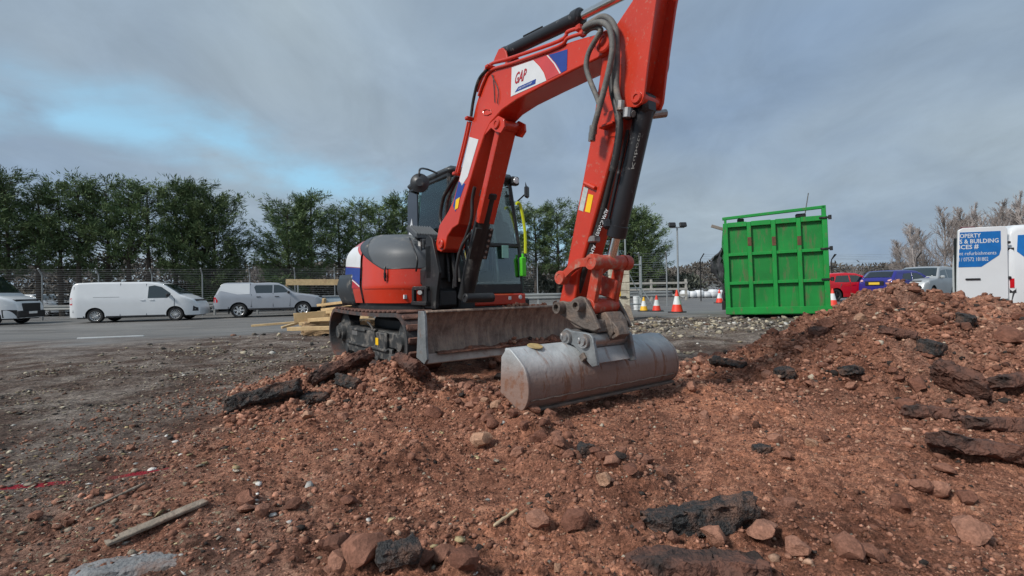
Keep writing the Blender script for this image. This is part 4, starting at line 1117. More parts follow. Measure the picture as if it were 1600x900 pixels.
# lights and mirrors
w = MB(); w.box((FT + .06, CY1 - .06, CZ1 - .04), (.10, .13, .12), .02); wo = w.build('work_light', M_black, EX); MB().lathe([(0, .012), (.042, .008), (.046, 0)], (FT + .112, CY1 - .06, CZ1 - .04), (1, 0, 0), 16).build('lens', M_lamp, wo)
mp = m3(656, 286, -.62)
a = MB(); a.tube(spline([(FT - .25, CY0 + .02, CZ1 + .0), (FT - .30, CY0 - .12, CZ1 + .05), (mp[0], mp[1], mp[2] + .16), mp]), .013, 7); mo = a.build('mirror_arm', M_black, EX)
hv = Vector((.86, -.50, -.05)).normalized()
MB().lathe([(0, .05), (.045, .05), (.06, .035), (.115, .02), (.118, 0), (.105, -.02), (0, -.03)], mp, hv, 24).build('round_mirror', M_hood2, mo, 40)
mp = mf(823, 300, CX1 + .12)
a = MB(); a.tube([(CX1 - .02, CY1 - .03, 2.18), (CX1 + .10, CY1 + .02, 2.27), (mp[0], mp[1] - .02, mp[2] + .13), (mp[0], mp[1], mp[2] + .06)], .011, 7); mo = a.build('mirror_arm', M_black, EX)
MB().box(mp, (.05, .10, .17), .03, Matrix.Rotation(R(25), 3, 'Z')).build('door_mirror', M_hood2, mo)
g0, g1, g2 = mf(813, 321, CX1 + .05), mf(820, 360, CX1 + .05), mf(821, 396, CX1 + .05)
MB().tube(spline([(g0[0], g0[1] - .07, g0[2] + .02), g0, g1, g2]), .021, 8).build('grab_hose', M_yelgreen, EX)
ga, gb = mf(817, 402, CX1 + .05), mf(817, 432, CX1 + .05)
c = MB(); c.box(((ga[0] + gb[0]) / 2, (ga[1] + gb[1]) / 2, (ga[2] + gb[2]) / 2), (.06, .085, abs(ga[2] - gb[2])), .012); c.cyl(ga, (ga[0], ga[1], ga[2] + .05), .018); c.build('green_canister', M_lime, EX)

# ---- boom
yN, yF = BY - BW, BY + BW
boom_px = [(680, 384), (682, 391), (689, 394), (695, 389), (699, 369), (707, 357), (716, 351), (722, 325), (733, 288), (747, 240), (757, 210), (766, 192), (784, 172), (807, 156), (850, 133), (893, 111), (951, 83), (956, 70), (953, 57), (945, 51), (935, 52), (900, 62), (850, 79), (800, 96), (774, 105), (763, 114), (752, 136), (743, 165), (735, 200), (728, 235), (718, 275), (708, 313), (700, 330), (686, 352)]
bo = MB(); bo.prism(mlp(boom_px, yN), yN, yF); boom = bo.build('boom', M_red, EX, 25, .012)
# reinforcing side plates at the foot, pin bosses
pin = lambda px, py, y0, y1, r, m, name, parent, n=20: MB().lathe([(0, 0), (r * .45, 0), (r * .5, .008), (r * .86, .008), (r, 0), (r, -(y1 - y0)), (0, -(y1 - y0))], (ml(px, py, y0)[0], y0, ml(px, py, y0)[1]), (0, -1, 0), n).build(name, m, parent, 30)
pin(688, 381, yN - .02, yF + .02, .055, M_redarm, 'foot_pin', boom)
pin(943, 65, yN - .03, yF + .03, .075, M_redarm, 'boom_tip_pin', boom)
pin(775, 193, yN - .015, yF + .015, .05, M_redarm, 'cylinder_pin', boom)
lug = [(757, 212), (766, 193), (779, 181), (788, 186), (789, 198), (783, 208), (775, 206), (768, 200)]
for yy in (yN - .006, yF - .016): MB().prism(mlp(lug, yN), yy, yy + .022).build('cylinder_lug', M_red, boom, 30, .004)
# decals on the boom
def decal(px, y, m, name, parent, off=.003):
    return MB().prism(mlp(px, y), y - off, y - off + .002).build(name, m, parent, 0)
decal([(800, 105.5), (833.5, 94), (843, 103.5), (850, 114), (854, 126), (798.5, 151)], yN, M_white, 'logo_panel', boom)
decal([(835, 93.6), (854, 87), (866, 100), (875, 115.5), (855.5, 125), (851, 113), (844, 102.5)], yN, M_rose, 'rose_panel', boom)
decal([(854.5, 86.8), (856.5, 86.2), (868, 99.5), (876.7, 114.5), (875, 115.3), (866, 100)], yN, M_white, 'white_stripe', boom, .004)
decal([(857.5, 86), (887, 77), (886, 109), (877.5, 114), (869, 99.5)], yN, M_blue, 'blue_panel', boom)
decal([(805, 144.5), (810.5, 136), (838, 123.5), (837, 131)], yN, M_blue, 'logo_bar', boom, .005)
def lettering(txt, O, EXp, EYp, y, m, parent, off=.006, bold=True, name='lettering'):
    V, F = text_mesh(txt, bold)
    o, ex, ey = [np.array(ml(*p, y)) for p in (O, EXp, EYp)]
    P = [(o + (ex - o) * v[0] + (ey - o) * v[1]) for v in V]
    b = MB(); b.add([(p[0], y - off, p[1]) for p in P], F); return b.build(name, m, parent, 0, fixn=False)
lettering('GAP', (804, 132.5), (821, 125.5), (807.5, 113.5), yN, M_dred, boom)
lettering('HIRE SOLUTIONS', (810, 141), (831, 131), (812, 137.5), yN, M_white, boom, .0075, False)
decal([(734, 214), (748, 218), (731, 276), (722, 290), (718, 282)], yN, M_white, 'white_sweep', boom)
decal([(717, 284), (727, 287), (716, 318), (712, 331), (708, 322)], yN, M_blue, 'blue_sweep', boom)
decal([(713, 312), (719, 308), (716, 325), (711, 328)], yN, M_yel, 'yellow_sticker', boom, .005)
oval = [(m_[0], m_[1]) for m_ in [(755, 173), (760, 170.5), (767, 172), (768, 177), (762, 180), (756, 179)]]
MB().tube([m3(a, b_, yN - .003) for a, b_ in oval + oval[:1]], .006, 5).build('cover_rim', M_redarm, boom)
# pipes along the boom
def pipe(px, y, r, m, name, parent, n=8, k=5):
    return MB().tube(spline([m3(p[0], p[1], p[2] if len(p) > 2 else y) for p in px], k), r, n).build(name, m, parent, 60)
pipe([(745, 143), (753, 122), (766, 101), (800, 90), (874, 64), (887, 50), (905, 44)], BY - .09, .016, M_red, 'hydraulic_pipe', boom)
pipe([(748, 150), (756, 128), (767, 110), (800, 99), (872, 73), (887, 60), (911, 52)], BY - .135, .015, M_red, 'hydraulic_pipe', boom)
for a, b_ in ((905, 44), (911, 52)): MB().box(m3(a, b_, BY - .11), (.05, .05, .05), .01).build('pipe_block', M_redarm, boom)
pipe([(735, 190), (728, 222), (716, 270)], BY - .13, .017, M_red, 'hydraulic_pipe', boom)
pipe([(732, 190), (725, 222), (713, 270)], BY - .09, .017, M_red, 'hydraulic_pipe', boom)
pipe([(762, 108), (748, 125), (740, 155), (736, 182)], BY - .15, .016, M_hoseb, 'hydraulic_hose', boom)
pipe([(714, 274), (703, 290), (692, 312), (688, 340), (692, 356)], BY - .08, .022, M_hoseb, 'hydraulic_hose', boom)
pipe([(717, 274), (708, 292), (699, 315), (697, 338)], BY - .05, .022, M_hoseb, 'hydraulic_hose', boom)
for (a, b_) in ((736, 186), (716, 272), (768, 106)): MB().box(m3(a, b_, BY - .12), (.05, .13, .035), .008).build('pipe_clamp', M_redarm, boom)
pipe([(770, 117), (772, 140), (773, 160)], yN - .01, .004, M_hoseb, 'cable', boom)
pipe([(768, 117), (778, 140), (777, 162)], yN - .012, .004, M_hoseb, 'cable', boom)
# arm cylinder on top of the boom
ab = MB(); ab.prism(mlp([(771, 101), (775, 90), (781, 77), (787, 75), (792, 80), (795, 92), (800, 95)], BY - .06), BY - .075, BY - .055); ab.prism(mlp([(771, 101), (775, 90), (781, 77), (787, 75), (792, 80), (795, 92), (800, 95)], BY - .06), BY + .055, BY + .075); ab.build('cylinder_bracket', M_redarm, boom, 30, .006)
p0 = Vector(m3(784, 86, BY)); p1 = Vector(m3(906, 27, BY)); dr = (p1 - p0).normalized()
c = MB(); c.cyl(p0 + dr * .05, p1, .056, n=20); c.lathe([(.056, 0), (.068, .0), (.070, .03), (.070, .07), (.05, .09), (.03, .09)], p1 - dr * .06, dr, 20); c.lathe([(.04, 0), (.06, .02), (.06, .06), (.056, .07)], p0 + dr * .02, dr, 20)
cy = c.build('arm_cylinder', M_cyl, EX, 40)
p2 = Vector(m3(1004, -23, BY)); MB().cyl(p1, p2, .034, n=16).build('rod', M_chrome, cy, 40)
MB().tube([p0 + dr * .35 + Vector((0, 0, .075)), p0 + dr * .62 + Vector((0, 0, .075))], .008, 6).build('pipe_stub', M_black, cy)
# boom cylinder with its red guard plate
t0 = Vector(m3(788, 199, BY)); t1 = Vector(m3(754, 346, BY)); t2 = Vector(m3(727, 466, BY))
dv = (t1 - t0).normalized(); rot = dv.to_track_quat('Z', 'Y').to_matrix(); lat = Vector((0, 1, 0)); nrm = dv.cross(lat).normalized()
if nrm.x < 0: nrm = -nrm
gm = MB(); ctr = (t0 + t1) / 2 + nrm * .07
L_ = (t1 - t0).length
B3 = Matrix((nrm, lat, dv)).transposed()
gm.box(ctr, (.020, .19, L_), .004, B3); gm.box((t0 + t1) / 2 + lat * -.088 + nrm * .035, (.075, .014, L_), .003, B3); gm.box((t0 + t1) / 2 + lat * .088 + nrm * .035, (.075, .014, L_), .003, B3)
bc = MB(); d2 = (t2 - t1).normalized(); bc.cyl(t1 - dv * .30, t2, .085, n=20); bc.lathe([(.085, 0), (.095, .01), (.095, .06), (.08, .07)], t1 - dv * .32, dv, 20)
bc.box(t1.lerp(t2, .25) + nrm * .065, (.03, .22, .34), .006, Matrix((nrm, lat, d2)).transposed())
bco = bc.build('boom_cylinder', M_blackdirty, EX, 40)
gm.build('cylinder_guard', M_redarm, bco, 30)
MB().cyl(t0, t1, .045, n=16).build('rod', M_chrome, bco, 40)
for k in range(6):
    MB().lathe([(0, .012), (.014, .012), (.016, 0)], t1.lerp(t2, .06 + .07 * k) + nrm * .082 + lat * .07, nrm, 8).build('guard_bolt', M_steel, bco)
pipe([(742, 292), (738, 312), (737, 340), (730, 365), (718, 395), (711, 430), (709, 450)], BY - .14, .018, M_hoseb, 'hydraulic_hose', EX)
pipe([(735, 365), (722, 385), (714, 415), (712, 448)], BY - .17, .015, M_hoseb, 'hydraulic_hose', EX)
for k in range(6):
    xx = 700 + 5.5 * k; pipe([(xx + 6, 356), (xx - 2 + 2 * k, 385), (xx + 3 * k, 410), (xx + 2 + 3 * k, 440)], BY + .02 + .04 * k, .022, M_hoseb, 'hydraulic_hose', EX)
# swing post
sp = MB(); fx, fz = ml(690, 381, BY)
sp.box((fx - .02, BY, fz - .22), (.20, .34, .44), .03); sp.box((1.02, BY, .98), (.34, .30, .52), .04); sp.cyl((1.0, BY, .62), (1.0, BY, 1.36), .11, n=20); sp.box((1.18, BY, .86), (.22, .26, .22), .03)
for yy in (BY - .15, BY + .15): sp.prism([(fx - .09, fz - .3), (fx - .08, fz + .06), (fx, fz + .10), (fx + .08, fz + .05), (fx + .24, fz - .35), (1.30, .92), (1.28, .74), (1.0, .74)], yy - .02, yy + .02)
sp.build('swing_post', M_blackdirty, EX, 35, .006)
pin(727, 466, BY - .17, BY + .17, .05, M_blackdirty, 'cylinder_pin', EX)

# ---- arm
aN, aF = BY - AW, BY + AW
arm_px = [(872, 478), (873, 487), (881, 492), (889, 488), (898, 470), (903, 430), (921, 367), (962, 220), (978, 168), (992, 110), (1004, 50), (1016, -20), (1024, -62), (1012, -72), (998, -60), (988, 0), (964, 36), (946, 46), (936, 62), (937, 84), (939, 104), (931, 160), (922, 220), (884, 423)]
am = MB(); am.prism(mlp(arm_px, aN), aN, aF); arm = am.build('arm', M_redarm, EX, 25, .012)
clev = [(957, 120), (984, 60), (1002, -40), (1026, -60), (1036, -58), (1026, 0), (1012, 104), (1007, 150), (1003, 161), (994, 168), (983, 168), (975, 178), (962, 214), (950, 214)]
for yy in (aN - .006, aF - .014): MB().prism(mlp(clev, aN), yy, yy + .020).build('clevis_plate', M_redarm, arm, 30, .004)
pin(994, 152, aN - .014, aF + .012, .042, M_redarm, 'clevis_pin', arm)
decal([(912.5, 292), (919.5, 294), (911.5, 330.5), (904.5, 328)], aN, mat('grey white sticker', (.45, .49, .48), .4, 0, .2, 40), 'white_sticker', arm)
decal([(919.7, 303), (927.5, 305), (922, 332.5), (914.3, 330.5)], aN, M_yel, 'yellow_sticker', arm)
a0, a1 = Vector(m3(913, 286, aN - .012)), Vector(m3(930, 294, aN - .012))
MB().tube([a0, a1], .016, 8).build('guard_bar', M_redarm, arm)
b_ = MB(); q0 = Vector(m3(950, 196, aN - .03)); b_.box(q0, (.13, .06, .02), .004); b_.box(q0 + Vector((0, .0, .05)), (.13, .015, .09), .004); b_.build('hose_bracket', M_redarm, arm)
# hoses round the boom tip
pipe([(914, 51), (922, 45), (932, 43), (939, 47), (932, 60), (920, 82), (916, 104), (922, 126), (932, 150), (937, 164)], BY - .20, .019, M_hose, 'hydraulic_hose', arm, 8, 6)
pipe([(912, 45), (924, 38), (940, 35), (953, 46), (957, 75), (952, 107), (943, 144), (933, 181), (927, 203), (924, 219)], BY - .23, .021, M_hose, 'hydraulic_hose', arm, 8, 6)
pipe([(914, 42), (927, 33), (942, 26), (956, 34), (963, 53), (964, 93), (963, 133), (967, 157), (976, 174), (990, 178)], BY - .17, .022, M_hose, 'hydraulic_hose', arm, 8, 6)
pipe([(957, 99), (957, 139), (964, 171), (968, 197), (963, 240), (957, 268)], BY - .14, .026, M_hoseb, 'hydraulic_hose', arm, 8, 6)
pipe([(1036, 68), (1041, 90), (1040, 108), (1034, 122)], BY + .20, .022, M_hose, 'hydraulic_hose', arm, 8, 6)
for px_, py_, s_ in ((927, 203, .028), (925, 214, .026), (970, 165, .028), (980, 176, .026)):
    q0 = Vector(m3(px_, py_, BY - .20)); MB().cyl(q0 + Vector((.004, 0, .03)), q0 - Vector((.004, 0, .03)), s_, n=8).build('hose_fitting', M_steel, arm)
# hose with white print down the front of the arm
hs = pipe([(962, 250), (955, 276), (940, 337), (922, 393), (908, 440), (902, 462)], BY - .055, .026, M_hoseb, 'front_hose', arm, 10, 6)
lettering('ALMA IC-242/03', (946.5, 326), (930.5, 367), (951.5, 328), BY - .082, M_white, arm, .003, False)
lettering('ALMA IC', (927, 382), (917, 408), (932, 384), BY - .082, M_white, arm, .003, False)
MB().box(m3(928, 374, BY - .06), (.07, .08, .05), .01).build('hose_clamp', M_steel, arm)
MB().box(m3(957, 256, BY - .06), (.10, .07, .035), .008).build('hose_clamp', M_steel, arm)
# bucket cylinder
c0 = Vector(m3(1012, 150, BY)); c1 = Vector(m3(963, 370, BY)); c2 = Vector(m3(954, 407, BY)); dv = (c1 - c0).normalized()
c = MB(); c.cyl(c0 + dv * .10, c1, .068, n=20); c.lathe([(.06, 0), (.074, .01), (.074, .09), (.05, .10)], c1 - dv * .09, dv, 20); c.box(c0 + dv * .06, (.11, .14, .16), .03)
cyo = c.build('bucket_cylinder', M_cyl, EX, 40)
MB().cyl(c1, c2, .034, n=16).build('rod', M_chrome, cyo, 40)
MB().tube([c0 + dv * .22 + Vector((-.06, -.06, 0)), c1 - dv * .12 + Vector((-.06, -.06, 0))], .013, 8).build('cylinder_pipe', M_cyl, cyo)
MB().box(c1 - dv * .10 + Vector((-.06, -.05, 0)), (.07, .08, .08), .02).build('pipe_block', M_cyl, cyo)
MB().box(c0 + dv * .12 + Vector((-.05, -.09, 0)), (.09, .08, .07), .02).build('pipe_block', M_cyl, cyo)
MB().cyl(c0 + dv * .12 + Vector((.02, .06, 0)), c0 + dv * .10 + Vector((.06, .16, 0)), .028, n=10).build('port_fitting', M_steel, cyo)
q0 = c0.lerp(c1, .27) + Vector((.052, -.050, 0)); q1 = c0.lerp(c1, .52) + Vector((.052, -.050, 0))
V, F = text_mesh('Kubota', False)
tb = MB(); ups = Vector((.018, .012, 0)); tb.add([q1.lerp(q0, v[0]) + ups * v[1] - Vector((0, .012, 0)) for v in V], F); tb.build('lettering', mat('worn white print', (.22, .22, .21), .6, 0, .5, 40), cyo, 0, fixn=False)

# ---- linkage
lk = Vector(m3(953, 410, BY)); ap = Vector(m3(882, 434, BY - .15)); 
bar = MB(); bar.cyl((lk.x, BY - .19, lk.z), (lk.x, BY + .19, lk.z), .054, n=20); bar.build('link_barrel', M_redlink, EX, 40)
for yy in (BY - .17, BY + .17):
    nx_, nz_ = ml(928, 412, BY - .17); k0 = Vector((lk.x, yy, lk.z)); k1 = Vector((ap.x, yy, ap.z)); md = (k0 + k1) / 2 + Vector((0, 0, .045))
    up = Vector((0, 0, 1)); pts = spline([k0, md, k1], 8); W_ = .032
    poly = [(p.x, p.z + W_) for p in pts] + [(p.x, p.z - W_) for p in pts[::-1]]
    l = MB(); l.prism(poly, yy - .022, yy + .022); l.lathe([(0, .035), (.026, .035), (.03, .04), (.050, .04), (.055, .03), (.055, -.03), (0, -.03)], k1, (0, -1 if yy < BY else 1, 0), 18); l.lathe([(0, .035), (.026, .035), (.03, .04), (.056, .04), (.06, .03), (.06, -.03), (0, -.03)], k0, (0, -1 if yy < BY else 1, 0), 18)
    l.build('side_link', M_redlink, EX, 40)
cp = Vector(m3(940, 478, BY)); 
tl = MB()
for yy in (BY - .115, BY + .115):
    tl.prism([(lk.x - .04, lk.z + .02), (lk.x + .04, lk.z + .01), (cp.x + .045, cp.z), (cp.x, cp.z - .05), (cp.x - .045, cp.z)], yy - .022, yy + .022)
tl.box((lk.lerp(cp, .55)), (.03, .22, .15), .01, (cp - lk).to_track_quat('Z', 'Y').to_matrix()); tl.cyl((cp.x, BY - .14, cp.z), (cp.x, BY + .14, cp.z), .06, n=18)
tl.build('tipping_link', M_redlink, EX, 35, .006)
# ---- quick coupler
cpl = [(863, 478), (870, 472), (877, 470), (889, 473), (897, 466), (905, 463), (913, 465), (919, 477), (926, 490), (936, 514), (928, 518), (912, 514), (901, 508), (884, 498), (866, 486)]
q = MB()
for yy in (BY - .20, BY + .14): q.prism(mlp(cpl, BY - .20), yy, yy + .03)
neck = [(912, 500), (928, 494), (948, 487), (957, 500), (961, 518), (955, 532), (945, 538), (935, 534), (928, 520)]
q.prism(mlp(neck, BY - .05), BY - .07, BY + .11); q.prism(mlp([(880, 492), (930, 500), (935, 520), (900, 512)], BY - .17), BY - .18, BY + .14)
cpo = q.build('quick_coupler', M_cast, EX, 35, .008)
hk = MB(); hk.prism(mlp([(945, 508), (950, 502), (958, 512), (962, 524), (952, 531), (946, 528), (955, 522)], BY - .1), BY - .06, BY + .06); hk.build('hook', M_cast, cpo, 35, .006)
for (a, b_) in ((871, 481), (901, 478)):
    x_, z_ = ml(a, b_, BY - .25)
    MB().lathe([(.0, .025), (.026, .025), (.028, .055), (.044, .055), (.046, .02), (.046, -.36), (0, -.36)], (x_, BY - .21, z_), (0, -1, 0), 18).build('coupler_pin', M_cast, cpo, 40)
for (a, b_) in ((890, 498), (925, 508)):
    x_, z_ = ml(a, b_, BY - .15); MB().lathe([(0, .006), (.02, .006), (.022, 0)], (x_, BY - .15, z_), (0, -1, 0), 10).build('bolt', M_cast, cpo)
# ---- grading bucket
bN, bF = BY - .80, BY + .82
prof_px = [(791, 547), (797, 545.5), (806, 556), (815, 568), (821, 580), (824.5, 595), (826, 610), (825, 625), (821, 636), (816, 642)]
prof = mlp(prof_px, bN)
prof = [(p.x, p.y) for p in spline([(x, z, 0) for x, z in prof], 4)]
cxm = np.mean([p[0] for p in prof]) - .12; czm = np.mean([p[1] for p in prof])
inn = []
for (x, z) in prof:
    d_ = np.array([cxm - x, czm - z]); d_ /= np.linalg.norm(d_); inn.append((x + d_[0] * .018, z + d_[1] * .018))
b = MB(); b.prism(prof + inn[::-1], bN + .012, bF - .012); bk = b.build('bucket', M_bucket, EX, 40)
endp = prof + [(prof[-1][0] - .06, prof[-1][1] + .01), (prof[0][0] - .07, prof[0][1] - .30), (prof[0][0] - .05, prof[0][1] - .05)]
for yy in (bN - .008, bF - .010): MB().prism([(x + (.006 if 0 < i < len(prof) - 1 else 0), z) for i, (x, z) in enumerate(endp)], yy, yy + .018).build('end_plate', M_bucket, bk, 35, .004)
MB().box((prof[-1][0] - .04, BY + .01, prof[-1][1] + .004), (.16, 1.61, .02), .004, Matrix.Rotation(R(8), 3, 'Y')).build('cutting_edge', M_cast, bk)
MB().box((prof[0][0] + .0, BY + .01, prof[0][1] - .004), (.06, 1.61, .03), .008).build('top_lip', M_bucket, bk)
wl_ = prof[-8]; MB().tube([(wl_[0] + .004, bN + .02 + .05 * k, wl_[1] + .003 * math.sin(k * 2.1)) for k in range(32)], .005, 5).build('weld_seam', M_blade, bk)
ear_px = [(879, 516), (884, 513), (892.6, 517), (911, 519.4), (921, 522), (925.6, 528), (933, 572), (925, 574), (896, 540), (881, 534)]
for yy in (BY - .27, BY + .13): MB().prism(mlp(ear_px, BY - .27), yy, yy + .03).build('ear', M_ear, bk, 30, .006)
for (a, b_) in ((886.5, 526.5), (914, 533)):
    x_, z_ = ml(a, b_, BY - .27)
    e_ = MB(); e_.lathe([(0, .035), (.030, .035), (.034, .02), (.050, .02), (.052, .0), (.052, -.44), (0, -.44)], (x_, BY - .275, z_), (0, -1, 0), 16); e_.box((x_ - .02, BY - .305, z_ + .005), (.03, .03, .05), .008); e_.build('bucket_pin', M_steel, bk, 40)
wp = MB(); a = prof[11]; c_ = prof[18]
sl = Vector((c_[0] - a[0], 0, c_[1] - a[1])).normalized(); nn = Vector((-sl.z, 0, sl.x)); nn = nn if nn.x > 0 else -nn
mid_ = Vector((prof[14][0], BY - .02, prof[14][1])) + nn * .03
wp.box(mid_, (.05, .54, .05), .004, Matrix((nn, Vector((0, 1, 0)), sl)).transposed()); wp.build('wear_plate', M_cast, bk, 30)
fl = MB(); fl.prism(mlp([(898, 545), (922, 570), (931, 568), (921, 545), (905, 538)], BY - .24), BY - .24, BY + .13); fl.build('ear_base', M_bucket, bk, 30)
lb = Vector((prof[4][0], bN + .22, prof[4][1])); nn2 = Vector((prof[5][0] - prof[3][0], 0, prof[5][1] - prof[3][1])).normalized(); up2 = Vector((-nn2.z, 0, nn2.x)); up2 = up2 if up2.z > 0 else -up2
MB().lathe([(0, .004), (.055, .004), (.058, 0)], lb + up2 * .002, up2, 24).build('round_label', mat('old yellow label', (.42, .30, .12), .6, 0, .25, 20), bk)
# ------------------------------------------------------------------ green container
M_green = mat('container green', S(24, 142, 60), .5, 0, .14, 2.5, dirt=(.15, .10, .06), damt=.14, ds=9, streak=(1, 1, .45))
M_greend = mat('container green panel', S(21, 128, 54), .5, 0, .22, 1.6, dirt=(.14, .10, .06), damt=.20, ds=10, streak=(1, 1, .16))
M_rust = mat('rust', (.13, .06, .035), .85, 0, .3, 20)
pl = at_depth(1135, 492, 12.3); pr_ = at_depth(1299, 488, 11.4)
cvec = pr_ - pl; CWID = float(np.hypot(cvec[0], cvec[1])); crz = math.atan2(cvec[1], cvec[0])
CHT = 2.34; CDEP = 5.6
cont = thing('waste_container', 'tall green steel waste container with ribbed end and rust marks', 'container', pl, rot=(0, R(-1.1), crz))
# local: x along the visible end, y back, z up
b = MB(); b.box((CWID / 2, .10, 1.17), (CWID - .08, .03, 2.2), .004); b.build('end_sheet', M_greend, cont)
for k in range(5):
    x = .055 + (CWID - .11) * k / 4
    w = .11 if k in (0, 4) else .095
    MB().box((x, .045, CHT / 2), (w, .09, CHT - (.003 * k)), .008).build('upright', M_green, cont)
for z, h in ((.09, .18), (.80, .075), (1.53, .075), (CHT - .05, .12)):
    for k in range(4):
        x0_ = .055 + (CWID - .11) * k / 4 + .05; x1_ = .055 + (CWID - .11) * (k + 1) / 4 - .05
        MB().box(((x0_ + x1_) / 2, .042 - (.012 if h > .15 else 0), z), (x1_ - x0_ + (.10 if h > .15 else 0), .085, h), .006).build('rail', M_green, cont)
b = MB(); b.box((CWID / 2, -.002, .10), (CWID + .02, .04, .17), .006); b.build('sill_beam', M_green, cont)
for x in (.03, CWID - .03): MB().box((x, .12 + CDEP / 2, 1.2), (.06, CDEP, 2.2), .01).build('side_wall', M_green, cont)
MB().box((CWID / 2, CDEP + .1, 1.2), (CWID, .06, 2.2), .01).build('far_wall', M_green, cont)
MB().box((CWID / 2, CDEP / 2 + .1, .2), (CWID - .1, CDEP, .1), .01).build('floor_plate', M_green, cont)
t = MB(); t.box((CWID / 2 - .02, .06, CHT + .17), (CWID - .02, .07, .075), .01, Matrix.Rotation(R(-2.2), 3, 'Y')); t.box((.06, .06, CHT + .06), (.06, .06, .20), .008); t.box((CWID - .06, .06, CHT + .11), (.09, .07, .28), .008)
t.build('top_bar', M_green, cont)
for z in (.12, .82, 1.55, CHT - .05):
    h = MB(); h.box((CWID - .06, -.01, z), (.22, .035, .045), .006); h.cyl((CWID + .05, -.01, z - .05), (CWID + .05, -.01, z + .05), .035, n=12); h.build('hinge', M_blackdirty if z > .5 else M_green, cont)
for k in (1, 2, 3): MB().box((.055 + (CWID - .11) * k / 4, -.003, 1.87 - .03 * k), (.085, .008, .22), .002).build('rust_patch', M_rust, cont)
for x, w in ((.42, .16), (1.75, .22)): MB().box((x, .16, CHT + .06), (w, .10, .10), .02).build('load_timber', M_blackdirty, cont)
MB().tube([(CWID * .82, .3, CHT + .1), (CWID * .86, .3, CHT + .62)], .012, 5).build('bent_rod', M_hose, cont)
MB().box((-.12, .3, CHT - .06), (.34, .05, .08), .008, Matrix.Rotation(R(22), 3, 'Y')).build('jutting_plank', mat('grey plank', (.22, .19, .17), .85), cont)
lkm = MB(); lkm.box((-.05, .06, .24), (.09, .08, .22), .01); lkm.build('lock_box', M_blackdirty, cont)
for x in (.35, CWID - .3): MB().box((x, .6, -.07), (.18, 1.0, .16), .01).build('skid', M_blackdirty, cont)
# torn dark sheet hanging over the left side
tw = MB(); rows = []
rr_ = random.Random(3)
for i in range(13):
    z = 1.72 - 1.38 * i / 12; out = .02 + .30 * math.sin(math.pi * min(1, i / 8.5)) ** 1.4 * (1 if i < 9 else max(0, (12 - i) / 5))
    rows.append([(-.03 - out * (k / 5) + .02 * rr_.uniform(-1, 1), .35 + .05 * math.sin(k * 1.7 + i), z + .05 * rr_.uniform(-1, 1) * (k > 0)) for k in range(6)])
tw.sheet(rows); two = tw.build('torn_sheet', mat('dark torn sheet', (.035, .038, .045), .8, 0, .5, 8, dirt=(.16, .16, .17), damt=.2, ds=5), None, 60)
so = two.modifiers.new('solid', 'SOLIDIFY'); so.thickness = .03
two.matrix_world = cont.matrix_basis.copy()
two.location = pl; two.rotation_euler = cont.rotation_euler
tag(two, 'torn dark plastic sheet hanging down the left side of the green container', 'sheet')

# ------------------------------------------------------------------ vehicles
M_wpaint = mat('white car paint', (.70, .72, .74), .30, 0, .03, 2, coat=.4)
M_silver = mat('silver grey car paint', (.40, .42, .46), .32, .25, .04, 2, coat=.4)
M_carred = mat('red car paint', S(200, 14, 34), .30, 0, .04, 2, coat=.4)
M_carblue = mat('dark blue car paint', S(44, 44, 128), .32, .1, .04, 2, coat=.4)
M_cargrey = mat('grey car paint', (.40, .42, .43), .34, .2, .04, 2, coat=.3)
M_trim = mat('black trim', (.016, .016, .018), .55, 0, .1, 8)
M_tyre = mat('tyre', (.022, .022, .023), .8, 0, .2, 12)
M_rim = mat('alloy rim', (.55, .56, .57), .3, .6, .08, 8)
M_tail = mat('tail lamp', S(190, 12, 24), .2, 0, .1, 8)
M_plate = mat('yellow number plate', S(228, 190, 60), .5, 0, .05, 8)
M_platew = mat('white number plate', (.72, .73, .72), .5, 0, .05, 8)
